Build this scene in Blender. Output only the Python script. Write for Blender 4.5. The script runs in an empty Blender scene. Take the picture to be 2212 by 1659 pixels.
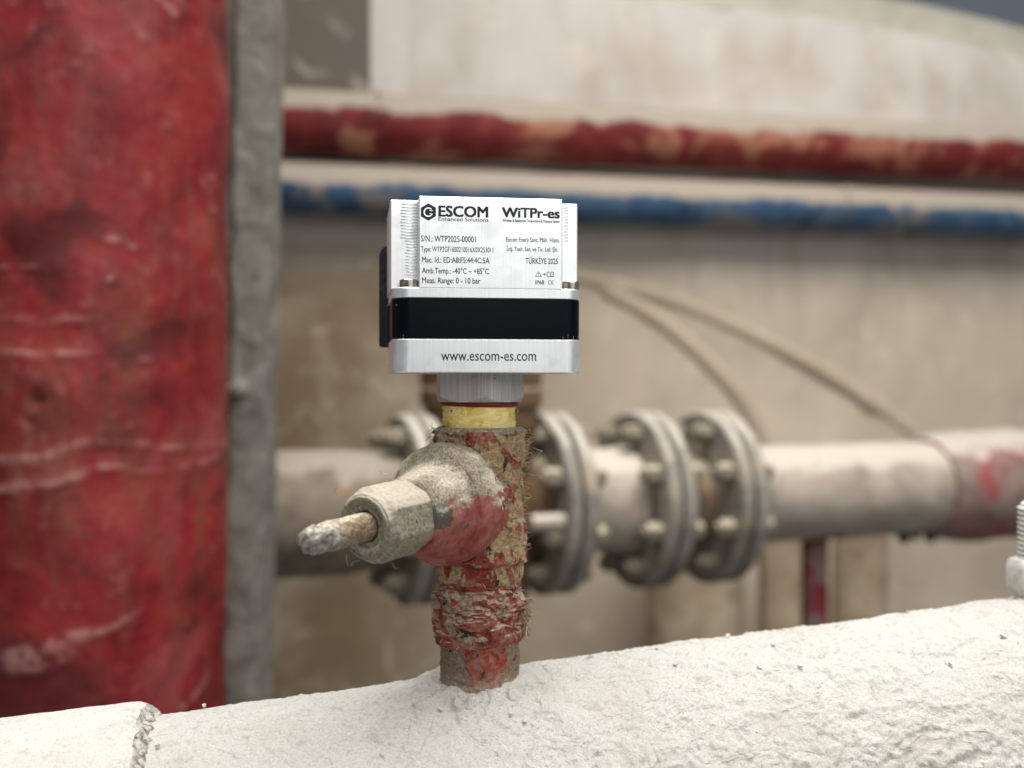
import bpy, math, random
import numpy as np
from mathutils import Vector, Matrix

random.seed(7)
rng = np.random.default_rng(7)
scene = bpy.context.scene
COL = scene.collection
R = math.radians
F = 2372.0                       # focal length in units of the 2212-wide picture used for measuring

# ------------------------------------------------------------------ camera, world, light, exposure
cam_d = bpy.data.cameras.new('camera')
cam = bpy.data.objects.new('camera', cam_d); COL.objects.link(cam)
cam.location = (0, 0, 0); cam.rotation_euler = (R(90), 0, 0)
cam_d.sensor_width = 36.0; cam_d.lens = 36.0 * F / 2212.0
cam_d.clip_start = 0.01; cam_d.clip_end = 50
cam_d.dof.use_dof = True; cam_d.dof.focus_distance = 0.301; cam_d.dof.aperture_fstop = 8.6
cam_d.dof.aperture_blades = 0
scene.camera = cam

world = bpy.data.worlds.new('World'); scene.world = world; world.use_nodes = True
wb = world.node_tree.nodes['Background']
wb.inputs['Color'].default_value = (0.92, 0.96, 1.0, 1); wb.inputs['Strength'].default_value = 0.13

def area(name, loc, target, sx, sy, power, col, spread=180):
    d = bpy.data.lights.new(name, 'AREA'); d.shape = 'RECTANGLE'; d.size = sx; d.size_y = sy
    d.energy = power; d.color = col; d.spread = R(spread)
    o = bpy.data.objects.new(name, d); COL.objects.link(o); o.location = loc
    o.rotation_euler = (Vector(target) - Vector(loc)).to_track_quat('-Z', 'Y').to_euler()
    return o
area('hall_window', (0.38, -0.40, 0.42), (0.0, 0.32, -0.02), 0.9, 0.6, 3.5, (1.0, 0.99, 0.97))
area('roof_light', (0.10, 0.34, 1.0), (0.08, 0.40, 0.0), 1.3, 0.9, 6.8, (1.0, 0.99, 0.97), 100)
area('wall_wash_fill', (0.55, 0.62, 1.2), (0.42, 1.5, 0.36), 1.5, 0.8, 7.2, (1.0, 0.97, 0.93), 110)  # added lamp, no fixture seen: brightens the upper wall, leaves the bottom dim

scene.view_settings.view_transform = 'Standard'
try: scene.view_settings.look = 'None'
except Exception: pass
scene.view_settings.exposure = 0.52; scene.view_settings.gamma = 1.0
scene.view_settings.use_curve_mapping = False

# ------------------------------------------------------------------ numeric helpers
def lin(r, g, b):
    f = lambda v: (v / 255 / 12.92) if v / 255 <= 0.04045 else ((v / 255 + 0.055) / 1.055) ** 2.4
    return (f(r), f(g), f(b), 1.0)

def _h(i, j, k, seed):
    n = (i * 374761393 + j * 668265263 + k * 2147483647 + seed * 974634777) & 0xffffffff
    n = ((n ^ (n >> 13)) * 1274126177) & 0xffffffff
    n = ((n ^ (n >> 16)) * 2246822519) & 0xffffffff
    return ((n ^ (n >> 15)) & 0xffffff) / float(0xffffff)

def vnoise(x, y, z, seed=0):
    x, y, z = np.broadcast_arrays(np.asarray(x, float), np.asarray(y, float), np.asarray(z, float))
    xi = np.floor(x).astype(np.int64); yi = np.floor(y).astype(np.int64); zi = np.floor(z).astype(np.int64)
    fx, fy, fz = x - xi, y - yi, z - zi
    u, v, w = [t * t * t * (t * (t * 6 - 15) + 10) for t in (fx, fy, fz)]
    r = 0
    for a in (0, 1):
        for b in (0, 1):
            for c in (0, 1):
                wt = (u if a else 1 - u) * (v if b else 1 - v) * (w if c else 1 - w)
                r = r + wt * _h(xi + a, yi + b, zi + c, seed)
    return r * 2 - 1

def fbm(x, y, z, octv=4, seed=0, gain=0.5):
    s = 0; a = 1.0; f = 1.0
    for o in range(octv):
        s = s + a * vnoise(x * f, y * f, z * f, seed + o * 17); a *= gain; f *= 2.03
    return s

def sstep(a, b, x):
    t = np.clip((np.asarray(x, float) - a) / (b - a), 0, 1); return t * t * (3 - 2 * t)

def pt(px, py, d):                # picture position at a depth in mm
    return Vector(((px - 1106) * d / F, d, (829.5 - py) * d / F))

# ------------------------------------------------------------------ object helpers (all shapes given in mm)
def link(o, parent=None):
    COL.objects.link(o)
    if parent is not None: o.parent = parent
    return o

def tag(o, label=None, cat=None, group=None, kind=None):
    if label: o['label'] = label
    if cat: o['category'] = cat
    if group: o['group'] = group
    if kind: o['kind'] = kind
    return o

def empty(name, loc, rz=0.0, label=None, cat=None, group=None):
    o = bpy.data.objects.new(name, None); o.empty_display_size = 0.01
    o.location = Vector(loc) * 0.001; o.rotation_euler = (0, 0, rz)
    link(o); return tag(o, label, cat, group)

class MB:
    def __init__(s): s.v = []; s.f = []; s.n = 0
    def add(s, verts, faces):
        verts = np.asarray(verts, float).reshape(-1, 3)
        s.v.append(verts); b = s.n
        s.f.extend([tuple(int(i) + b for i in f) for f in faces]); s.n += len(verts)
        return s
    def box(s, x0, x1, y0, y1, z0, z1, b=0.0, M=None):
        if b <= 0:
            v = [(x, y, z) for x in (x0, x1) for y in (y0, y1) for z in (z0, z1)]
            f = [(0, 1, 3, 2), (4, 6, 7, 5), (0, 4, 5, 1), (2, 3, 7, 6), (0, 2, 6, 4), (1, 5, 7, 3)]
            v = np.array(v)
        else:
            import itertools
            v = []; idx = {}
            for cx, cy, cz in itertools.product((0, 1), repeat=3):
                X, Y, Z = (x0, x1)[cx], (y0, y1)[cy], (z0, z1)[cz]
                sx, sy, sz = (1, -1)[cx], (1, -1)[cy], (1, -1)[cz]
                for ax in range(3):
                    p = [X + sx * b, Y + sy * b, Z + sz * b]; p[ax] = (X, Y, Z)[ax]
                    idx[(cx, cy, cz, ax)] = len(v); v.append(p)
            f = []
            for ax in range(3):
                o = [a for a in range(3) if a != ax]
                for sd in (0, 1):
                    q = []
                    for (p0, p1) in ((0, 0), (1, 0), (1, 1), (0, 1)):
                        c = [0, 0, 0]; c[ax] = sd; c[o[0]] = p0; c[o[1]] = p1
                        q.append(idx[(*c, ax)])
                    f.append(q)
            for ax in range(3):       # edge chamfers along ax
                o = [a for a in range(3) if a != ax]
                for p0 in (0, 1):
                    for p1 in (0, 1):
                        c0 = [0, 0, 0]; c0[o[0]] = p0; c0[o[1]] = p1; c1 = list(c0); c1[ax] = 1
                        f.append([idx[(*c0, o[0])], idx[(*c0, o[1])], idx[(*c1, o[1])], idx[(*c1, o[0])]])
            for c in itertools.product((0, 1), repeat=3):
                f.append([idx[(*c, 0)], idx[(*c, 1)], idx[(*c, 2)]])
            v = np.array(v, float)
        if M is not None:
            v = np.array([tuple(M @ Vector(p)) for p in v])
        return s.add(v, f)
    def polar(s, S, T, Rr, o=(0, 0, 0), a=(0, 0, 1), u=None, closed=True, cap0=False, cap1=False):
        a = Vector(a).normalized()
        if u is None:
            u = Vector((1, 0, 0)) if abs(a.x) < 0.9 else Vector((0, 1, 0))
        u = Vector(u); u = (u - a * u.dot(a)).normalized(); w = a.cross(u)
        o, a, u, w = [np.array(q) for q in (o, a, u, w)]
        ns, nt = S.shape
        V = o + S[..., None] * a + (np.cos(T) * Rr)[..., None] * u + (np.sin(T) * Rr)[..., None] * w
        f = []
        m = nt if closed else nt - 1
        i = np.arange(ns - 1)[:, None]; j = np.arange(m)[None, :]; j1 = (j + 1) % nt
        q = np.stack([i * nt + j, i * nt + j1, (i + 1) * nt + j1, (i + 1) * nt + j], -1).reshape(-1, 4)
        f = q.tolist()
        V = V.reshape(-1, 3)
        if cap0:
            V = np.vstack([V, V[:nt].mean(0)]); c = len(V) - 1
            f += [(c, (k + 1) % nt, k) for k in range(nt)]
        if cap1:
            V = np.vstack([V, V[(ns - 1) * nt:ns * nt].mean(0)]); c = len(V) - 1; b = (ns - 1) * nt
            f += [(c, b + k, b + (k + 1) % nt) for k in range(nt)]
        return s.add(V, f)
    def lathe(s, prof, n=48, o=(0, 0, 0), a=(0, 0, 1), cap0=True, cap1=True, rf=None, u=None, step=None):
        prof = np.array(prof, float)
        if step:
            out = [prof[0]]
            for p, q in zip(prof[:-1], prof[1:]):
                k = max(1, int(math.ceil(np.hypot(*(q - p)) / step)))
                for t in range(1, k + 1): out.append(p + (q - p) * t / k)
            prof = np.array(out)
        T = np.linspace(0, 2 * math.pi, n, endpoint=False)
        S, TT = np.meshgrid(prof[:, 0], T, indexing='ij'); RR = np.repeat(prof[:, 1:2], n, 1)
        if rf is not None: RR = rf(S, TT, RR)
        return s.polar(S, TT, RR, o, a, u, True, cap0, cap1)
    def tube(s, pts, rad, n=3):
        pts = [Vector(p) for p in pts]; k = len(pts)
        rad = rad if hasattr(rad, '__len__') else [rad] * k
        V = []; up = Vector((0.31, 0.52, 0.79))
        for i, p in enumerate(pts):
            d = (pts[min(i + 1, k - 1)] - pts[max(i - 1, 0)])
            d = d.normalized() if d.length > 1e-9 else Vector((0, 0, 1))
            x = d.cross(up)
            x = x.normalized() if x.length > 1e-6 else Vector((1, 0, 0))
            y = d.cross(x)
            for j in range(n):
                t = 2 * math.pi * j / n
                V.append(tuple(p + (x * math.cos(t) + y * math.sin(t)) * rad[i]))
        f = [(i * n + j, i * n + (j + 1) % n, (i + 1) * n + (j + 1) % n, (i + 1) * n + j) for i in range(k - 1) for j in range(n)]
        f += [tuple(range(n))[::-1], tuple((k - 1) * n + j for j in range(n))]
        return s.add(V, f)
    def prism(s, loops):              # stacked outlines of equal count, capped
        n = len(loops[0]); V = np.vstack(loops); f = []
        for k in range(len(loops) - 1):
            f += [(k * n + i, k * n + (i + 1) % n, (k + 1) * n + (i + 1) % n, (k + 1) * n + i) for i in range(n)]
        f.append(tuple(range(n))[::-1]); b = (len(loops) - 1) * n; f.append(tuple(b + i for i in range(n)))
        return s.add(V, f)
    def build(s, name, mat, parent=None, sharp=35, loc=None, kind=None, label=None):
        me = bpy.data.meshes.new(name)
        V = np.vstack(s.v) * 0.001
        me.from_pydata(V.tolist(), [], s.f)
        me.materials.append(mat)
        me.polygons.foreach_set('use_smooth', np.ones(len(me.polygons), bool))
        me.update()
        if sharp is not None: me.set_sharp_from_angle(angle=R(sharp))
        o = bpy.data.objects.new(name, me)
        if loc is not None: o.location = Vector(loc) * 0.001
        link(o, parent)
        if kind: o['kind'] = kind
        if label: o['label'] = label
        return o

def copy_obj(o, parent, M=None):
    c = o.copy(); COL.objects.link(c); c.parent = parent
    if M is not None: c.matrix_local = M
    return c

def rrect(w, d, r, z, n=7, cx=0, cy=0):
    out = []
    for (sx, sy, a0) in ((1, 1, 0), (-1, 1, 90), (-1, -1, 180), (1, -1, 270)):
        for k in range(n):
            t = R(a0 + 90 * k / (n - 1))
            out.append((cx + sx * (w / 2 - r) + r * math.cos(t), cy + sy * (d / 2 - r) + r * math.sin(t), z))
    return np.array(out)

def hexr(T, apo, cap, ph=0.0, n=6):
    k = 2 * math.pi / n
    t = (T + ph) % k - k / 2
    return np.minimum(apo / np.cos(t), cap)

# ------------------------------------------------------------------ material helpers
class NT:
    def __init__(s, name, rough=0.7, metal=0.0, spec=0.4):
        s.m = bpy.data.materials.new(name); s.m.use_nodes = True
        s.t = s.m.node_tree; s.b = s.t.nodes['Principled BSDF']
        s.b.inputs['Roughness'].default_value = rough; s.b.inputs['Metallic'].default_value = metal
        s.b.inputs['Specular IOR Level'].default_value = spec
        tc = s.t.nodes.new('ShaderNodeTexCoord'); vm = s.t.nodes.new('ShaderNodeVectorMath'); vm.operation = 'SCALE'
        vm.inputs['Scale'].default_value = 1000.0
        s.t.links.new(tc.outputs['Object'], vm.inputs[0]); s.co = vm.outputs[0]; s.hgt = None
    def n(s, typ, **kw):
        nd = s.t.nodes.new(typ)
        for k, v in kw.items(): setattr(nd, k, v)
        return nd
    def put(s, sock, v):
        if hasattr(v, 'links') or isinstance(v, bpy.types.NodeSocket): s.t.links.new(v, sock)
        else: sock.default_value = v
    def stretch(s, sx, sy, sz, rot=(0, 0, 0)):
        m = s.n('ShaderNodeMapping'); s.t.links.new(s.co, m.inputs['Vector'])
        m.inputs['Scale'].default_value = (sx, sy, sz); m.inputs['Rotation'].default_value = rot
        return m.outputs[0]
    def noise(s, scale, detail=4, rough=0.55, dist=0.0, co=None, out='Fac', off=0.0):
        nd = s.n('ShaderNodeTexNoise'); 
        co = co or s.co
        if off:
            ad = s.n('ShaderNodeVectorMath', operation='ADD'); s.t.links.new(co, ad.inputs[0]); ad.inputs[1].default_value = (off, off * 1.7, -off)
            co = ad.outputs[0]
        s.t.links.new(co, nd.inputs['Vector'])
        nd.inputs['Scale'].default_value = scale; nd.inputs['Detail'].default_value = detail
        nd.inputs['Roughness'].default_value = rough; nd.inputs['Distortion'].default_value = dist
        return nd.outputs[out]
    def vor(s, scale, feature='F1', co=None, out='Distance', rand=1.0):
        nd = s.n('ShaderNodeTexVoronoi', feature=feature); s.t.links.new(co or s.co, nd.inputs['Vector'])
        nd.inputs['Scale'].default_value = scale; nd.inputs['Randomness'].default_value = rand
        return nd.outputs[out]
    def ramp(s, fac, *stops, interp='LINEAR'):
        nd = s.n('ShaderNodeValToRGB'); cr = nd.color_ramp; cr.interpolation = interp
        s.put(nd.inputs[0], fac)
        while len(cr.elements) < len(stops): cr.elements.new(0.5)
        for e, (p, c) in zip(cr.elements, stops):
            e.position = p; e.color = c if hasattr(c, '__len__') else (c, c, c, 1)
        return nd.outputs[0]
    def step(s, fac, a, b):
        nd = s.n('ShaderNodeMapRange', interpolation_type='SMOOTHSTEP'); s.put(nd.inputs['Value'], fac)
        nd.inputs['From Min'].default_value = a; nd.inputs['From Max'].default_value = b
        return nd.outputs[0]
    def math(s, op, a, b=0.0, clamp=False):
        nd = s.n('ShaderNodeMath', operation=op, use_clamp=clamp); s.put(nd.inputs[0], a); s.put(nd.inputs[1], b)
        return nd.outputs[0]
    def mix(s, fac, a, b, mode='MIX'):
        nd = s.n('ShaderNodeMix', data_type='RGBA', blend_type=mode); nd.clamp_factor = True
        s.put(nd.inputs[0], fac); s.put(nd.inputs[6], a); s.put(nd.inputs[7], b)
        return nd.outputs[2]
    def up(s):                    # 1 where the surface faces up: dust settles there
        g = s.n('ShaderNodeNewGeometry'); sp = s.n('ShaderNodeSeparateXYZ'); s.t.links.new(g.outputs['Normal'], sp.inputs[0])
        return sp.outputs['Z']
    def axis(s, k):
        sp = s.n('ShaderNodeSeparateXYZ'); s.t.links.new(s.co, sp.inputs[0]); return sp.outputs[k]
    def color(s, c): s.put(s.b.inputs['Base Color'], c); return s
    def rough(s, c): s.put(s.b.inputs['Roughness'], c); return s
    def metal(s, c): s.put(s.b.inputs['Metallic'], c); return s
    def bump(s, h, dist_mm=0.3, strength=1.0):
        nd = s.n('ShaderNodeBump'); nd.inputs['Distance'].default_value = dist_mm * 0.001; nd.inputs['Strength'].default_value = strength
        s.put(nd.inputs['Height'], h)
        if s.hgt is not None: s.t.links.new(s.hgt, nd.inputs['Normal'])
        s.hgt = nd.outputs[0]; s.t.links.new(nd.outputs[0], s.b.inputs['Normal']); return s

def plain(name, col, rough=0.6, metal=0.0, spec=0.4):
    m = NT(name, rough, metal, spec); m.color(col); return m.m

# ---- aluminium with fine vertical milling lines
def alu(name, base=(0.86, 0.87, 0.88, 1), rough=0.42, lines=0.035, metal=0.75):
    m = NT(name, rough, metal, 0.5)
    st = m.stretch(2.4, 2.4, 0.015)
    w = m.noise(1.0, 2, 0.5, co=st)
    big = m.noise(0.12, 3, 0.6)
    sm = m.noise(0.9, 5, 0.7, off=9)
    c = m.mix(m.step(w, 0.3, 0.7), base, tuple(v * 0.93 for v in base[:3]) + (1,))
    c = m.mix(m.step(sm, 0.62, 0.75), c, (0.62, 0.61, 0.58, 1))
    c = m.mix(m.math('MULTIPLY', m.step(m.noise(0.07, 6, 0.7, 0.8, off=44), 0.48, 0.68), 0.12), c, (0.6, 0.59, 0.57, 1))
    m.color(c)
    m.rough(m.ramp(m.noise(0.2, 6, 0.7, 0.6, off=13), (0.35, rough - 0.09), (0.65, rough + 0.1)))
    m.bump(w, lines, 0.6)
    return m.m
M_ALU = alu('milled_aluminium')
M_ALU2 = alu('satin_aluminium', rough=0.42, lines=0.02, metal=0.75)
M_ENGR = plain('engraved_dark', (0.018, 0.018, 0.019, 1), 0.7)
m = NT('black_anodised', 0.24, 0.0, 0.12)
m.color(m.mix(m.step(m.noise(0.9, 2, 0.4), 0.735, 0.77), (0.002, 0.003, 0.0045, 1), (0.25, 0.25, 0.24, 1)))
m.bump(m.noise(4, 3), 0.03, 0.4); M_BLACK = m.m
m = NT('black_plastic', 0.5, 0.0, 0.4)
m.color(m.mix(m.step(m.noise(0.6, 6, 0.7), 0.5, 0.8), (0.006, 0.007, 0.008, 1), (0.06, 0.06, 0.058, 1))); M_CLIP = m.m
m = NT('nut_steel', 0.5, 0.3, 0.5)
st = m.stretch(1.8, 1.8, 0.05); w = m.noise(1.0, 3, 0.5, co=st)
c = m.ramp(w, (0.25, lin(164, 161, 158)), (0.55, lin(184, 181, 178)), (0.8, lin(206, 204, 201)))
c = m.mix(m.math('MULTIPLY', m.step(m.noise(0.35, 3, off=3), 0.66, 0.72), 0.6), c, lin(96, 93, 92)); m.color(c); m.bump(w, 0.015, 0.5); M_NUT = m.m
m = NT('screw_steel', 0.18, 1.0); m.color(m.ramp(m.noise(0.6, 3), (0.35, (0.35, 0.31, 0.27, 1)), (0.65, (0.75, 0.7, 0.64, 1)))); M_SCREW = m.m
M_GASKET = plain('red_rubber', lin(112, 24, 24), 0.55)
m = NT('yellow_tape', 0.88, 0.0, 0.1)
n1 = m.noise(0.16, 4, 0.6, 1.5, co=m.stretch(1, 1, 2.2)); n2 = m.noise(0.5, 6, 0.7, off=5)
c = m.ramp(n1, (0.35, lin(228, 188, 86)), (0.5, lin(243, 219, 140)), (0.72, lin(248, 233, 180)))
dirt = m.math('MULTIPLY', m.step(n2, 0.55, 0.7), m.step(m.math('ADD', m.axis(2), m.math('MULTIPLY', m.noise(0.25, 3), 6)), 6.0, 2.5))
c = m.mix(dirt, c, lin(96, 84, 56)); c = m.mix(m.step(m.noise(0.45, 2, off=20), 0.68, 0.72), c, lin(70, 56, 34))
m.color(c); m.bump(m.noise(0.22, 5, 0.6, 2.0, co=m.stretch(1, 1, 3)), 0.6, 0.8); M_TAPE = m.m

# ---- painted, hemp-sealed, dusty fittings
def fitting(name, red=0.5, tan=0.5, dust=0.6, darkp=0.35, seed=0.0, bumpy=0.5, tancol=(176, 144, 100), rough=0.72, zflat=1.0, side=0.0, foot=0.0):
    m = NT(name, rough, 0.0, 0.3)
    st = m.stretch(1, 1, zflat)
    n0 = m.noise(0.30, 5, 0.65, 0.6, off=seed + 1)
    redc = m.ramp(n0, (0.3, lin(96, 32, 24)), (0.45, lin(144, 56, 42)), (0.57, lin(162, 86, 68)), (0.7, lin(180, 128, 108)))
    redc = m.mix(m.math('MULTIPLY', m.step(m.noise(0.17, 6, 0.7, 0.6, off=seed + 9), 0.45, 0.68), 0.55), redc, lin(172, 134, 122))
    tn = m.noise(0.9, 6, 0.7, 1.0, off=seed + 2)
    r_, g_, b_ = tancol
    tanc = m.ramp(tn, (0.3, lin(r_ * 0.42, g_ * 0.40, b_ * 0.38)), (0.45, lin(r_ * 0.85, g_ * 0.82, b_ * 0.78)), (0.62, lin(r_, g_, b_)), (0.8, lin(min(255, r_ * 1.22), min(255, g_ * 1.24), min(255, b_ * 1.3))))
    mk = m.noise(0.11, 7, 0.62, 0.8, co=st, off=seed + 3)
    if side: mk = m.math('ADD', mk, m.math('MULTIPLY', m.math('MAXIMUM', m.step(m.axis(0), 0.0, -11.0), m.step(m.axis(0), 5.0, 11.5)), side))
    tm = m.step(mk, 0.5 - 0.16 * (tan - 0.5) * 2 - 0.0, 0.53 - 0.16 * (tan - 0.5) * 2)
    c = m.mix(tm, redc, tanc)
    dk = m.noise(0.2, 5, 0.6, 0.5, co=st, off=seed + 4)
    dm = m.step(dk, 0.74 - 0.3 * darkp, 0.77 - 0.3 * darkp)
    c = m.mix(dm, c, m.ramp(tn, (0.35, lin(40, 34, 28)), (0.7, lin(92, 84, 74))))
    up = m.up(); du = m.math('ADD', up, m.math('MULTIPLY', m.math('SUBTRACT', m.noise(0.22, 7, 0.7, off=seed + 5), 0.5), 1.3))
    dmask = m.step(du, 0.62 - 0.75 * dust, 1.2 - 0.75 * dust)
    if foot: dmask = m.math('MAXIMUM', dmask, m.math('MULTIPLY', m.step(m.math('ADD', m.axis(2), m.math('MULTIPLY', m.noise(0.3, 5, 0.65, off=seed + 8), 9)), foot + 4.5, foot), 0.85))
    dc = m.ramp(m.noise(1.6, 5, 0.75, off=seed), (0.32, lin(118, 106, 88)), (0.5, lin(178, 166, 144)), (0.68, lin(210, 200, 180)))
    c = m.mix(dmask, c, dc)
    m.color(c)
    h = m.math('ADD', m.math('MULTIPLY', m.noise(0.5, 7, 0.65, 0.6, off=seed + 6), 1.0), m.math('MULTIPLY', tm, 0.22))
    h = m.math('ADD', h, m.math('MULTIPLY', dm, -0.2))
    m.bump(h, 1.4 * bumpy, 1.0)
    m.bump(m.noise(2.2, 4, 0.7), 0.25 * bumpy, 1.0)
    return m.m

M_BODY = fitting('valve_body_paint', tan=0.68, dust=0.5, darkp=0.42, seed=17, bumpy=1.1, zflat=0.7, tancol=(200, 174, 136))
M_NIP = fitting('riser_paint', tan=0.30, dust=0.36, darkp=0.36, seed=31, bumpy=0.8, zflat=0.8, side=0.24, foot=8.2, tancol=(150, 130, 112))
M_WRAP = fitting('hemp_wrap', tan=0.40, dust=0.62, darkp=0.40, seed=47, bumpy=1.0, zflat=1.2, tancol=(190, 164, 142))

m = NT('bonnet_paint', 0.62, 0.0, 0.35)
n0 = m.noise(0.22, 5, 0.6, 0.5, off=3)
c = m.ramp(n0, (0.3, lin(102, 34, 28)), (0.48, lin(138, 50, 40)), (0.6, lin(150, 76, 62)), (0.74, lin(162, 110, 94)))
c = m.mix(m.math('MULTIPLY', m.step(m.noise(0.12, 6, 0.7, 0.6, off=77), 0.42, 0.66), 0.5), c, lin(164, 124, 112))
c = m.mix(m.step(m.noise(0.75, 5, 0.7, off=8), 0.6, 0.78), c, lin(150, 122, 112))
ch = m.noise(0.15, 5, 0.5, 0.6, off=61)
cd = m.n('ShaderNodeVectorMath', operation='DISTANCE'); m.t.links.new(m.stretch(1.5, 1.0, 1.0), cd.inputs[0]); CHIP = cd
cdv = m.math('ADD', cd.outputs['Value'], m.math('MULTIPLY', m.math('SUBTRACT', m.noise(0.45, 5, 0.65, off=5), 0.5), 8.0))
chm = m.step(cdv, 4.6, 4.3)
ch = m.math('MAXIMUM', m.step(ch, 0.665, 0.675), chm)
c = m.mix(m.math('MAXIMUM', ch, m.step(cdv, 5.1, 4.8)), c, lin(170, 100, 46)); c = m.mix(ch, c, lin(86, 82, 74))
up = m.up()
du = m.math('ADD', up, m.math('MULTIPLY', m.math('SUBTRACT', m.noise(0.16, 6, 0.65, off=15), 0.5), 0.9))
dmask = m.step(du, 0.06, 0.30)
fine = m.noise(1.5, 6, 0.75, off=2)
pat = m.step(m.noise(0.09, 4, 0.6, off=22), 0.4, 0.62)
dcl = m.ramp(fine, (0.34, lin(146, 134, 112)), (0.5, lin(196, 187, 166)), (0.66, lin(216, 208, 190)))
dcd = m.ramp(fine, (0.33, lin(84, 74, 58)), (0.48, lin(160, 148, 126)), (0.62, lin(196, 187, 166)))
c = m.mix(dmask, c, m.mix(pat, dcl, dcd)); m.color(c)
m.bump(m.math('MULTIPLY', m.noise(0.9, 7, 0.75), m.math('ADD', m.math('MULTIPLY', m.math('MULTIPLY', pat, dmask), 1.0), 0.22)), 1.1, 1.0)
m.bump(m.math('MULTIPLY', ch, -1.0), 0.25, 1.0); M_BON = m.m

m = NT('gland_metal', 0.65, 0.1, 0.4)
f1 = m.noise(1.1, 6, 0.7); f2 = m.noise(0.3, 5, 0.6, 0.8, off=4)
c = m.ramp(f1, (0.3, lin(90, 84, 72)), (0.5, lin(142, 134, 116)), (0.7, lin(176, 166, 146)))
c = m.mix(m.step(f2, 0.56, 0.66), c, lin(118, 108, 84)); c = m.mix(m.step(m.noise(0.4, 4, off=12), 0.66, 0.7), c, lin(176, 124, 84))
c = m.mix(m.step(m.noise(0.45, 4, off=30), 0.64, 0.7), c, lin(60, 66, 72))
du = m.math('ADD', m.up(), m.math('MULTIPLY', m.math('SUBTRACT', f2, 0.5), 0.9))
c = m.mix(m.step(du, 0.1, 0.5), c, m.ramp(f1, (0.3, lin(166, 156, 136)), (0.6, lin(200, 191, 172)))); m.color(c)
m.bump(f1, 0.5, 0.9); m.bump(m.noise(3, 3), 0.12, 0.7); M_GLAND = m.m

m = NT('stem_brass', 0.6, 0.25, 0.4)
f1 = m.noise(0.55, 6, 0.65, 0.7); s_ = m.axis(2)
c = m.ramp(f1, (0.3, lin(88, 72, 54)), (0.48, lin(136, 116, 90)), (0.66, lin(182, 166, 138)))
tip = m.step(m.math('ADD', s_, m.math('MULTIPLY', m.noise(0.25, 4, off=7), 10)), 62.5, 67.0)
c = m.mix(tip, c, m.ramp(f1, (0.32, lin(82, 80, 76)), (0.5, lin(140, 136, 126)), (0.68, lin(186, 180, 166))))
c = m.mix(m.step(m.math('ADD', m.up(), m.math('MULTIPLY', m.math('SUBTRACT', f1, 0.5), 1.2)), 0.72, 1.1), c, lin(206, 194, 168)); m.color(c)
m.bump(f1, 0.7, 0.9); m.bump(m.noise(2.5, 4), 0.15, 0.8); M_STEM = m.m
M_HOLE = plain('dark_gap', (0.006, 0.005, 0.004, 1), 0.9)
m = NT('hemp_fibre', 0.9, 0.0, 0.1); m.color(m.ramp(m.noise(0.3, 2), (0.35, lin(146, 118, 90)), (0.6, lin(202, 184, 156)), (0.75, lin(226, 214, 192)))); M_FIB = m.m

# ---- white dusty pipe
def whitep(name, crack=1.0):
    m = NT(name, 0.9, 0.0, 0.12)
    big = m.noise(0.02, 5, 0.6, off=4); mid = m.noise(0.22, 6, 0.65, 0.5); fine = m.noise(1.7, 6, 0.75)
    c = m.ramp(fine, (0.28, lin(164, 157, 147)), (0.45, lin(204, 201, 193)), (0.62, lin(217, 215, 208)))
    c = m.mix(m.step(mid, 0.54, 0.72), c, lin(182, 177, 168)); 
    c = m.mix(m.math('MULTIPLY', m.step(m.noise(0.3, 4, 0.6, 0.4, off=18), 0.68, 0.74), 0.7), c, lin(158, 148, 140))
    c = m.mix(m.math('MULTIPLY', m.step(big, 0.46, 0.66), 0.3), c, lin(186, 174, 158))
    c = m.mix(m.math('MULTIPLY', m.math('MULTIPLY', m.step(m.noise(0.8, 5, 0.7, 0.3, off=52), 0.56, 0.66), m.step(m.noise(0.035, 4, 0.6, off=91), 0.42, 0.62)), 0.65), c, lin(140, 127, 114))
    c = m.mix(m.step(m.noise(0.55, 3, off=40), 0.745, 0.765), c, lin(130, 112, 98))
    m.color(c)
    st = m.stretch(0.55, 0.55, 1.0)
    v = m.noise(0.16, 3, 0.5, 1.2, co=st, off=2)
    pl = m.step(v, 0.52, 0.55)
    h = m.math('ADD', m.math('MULTIPLY', m.noise(0.5, 8, 0.7, 0.3), 1.0), m.math('MULTIPLY', pl, 0.25))
    m.bump(h, 0.85 * crack, 0.9); m.bump(fine, 0.4 * crack, 0.9)
    return m.m
M_WHITE = whitep('white_dusty_coat'); M_WHITE2 = whitep('white_collar_coat', 0.6)
m = NT('broken_edge', 0.95, 0.0, 0.1); f1 = m.noise(0.45, 6, 0.7)
m.color(m.ramp(f1, (0.34, lin(92, 83, 75)), (0.44, lin(164, 156, 148)), (0.53, lin(206, 202, 194)))); m.bump(f1, 1.6, 1.0); M_EDGE = m.m
m = NT('painted_bolt', 0.75, 0.0, 0.2); m.color(m.ramp(m.noise(0.4, 5), (0.3, lin(184, 182, 174)), (0.6, lin(212, 210, 204)))); m.bump(m.noise(0.6, 4), 0.3, 0.7); M_BOLTW = m.m

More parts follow.
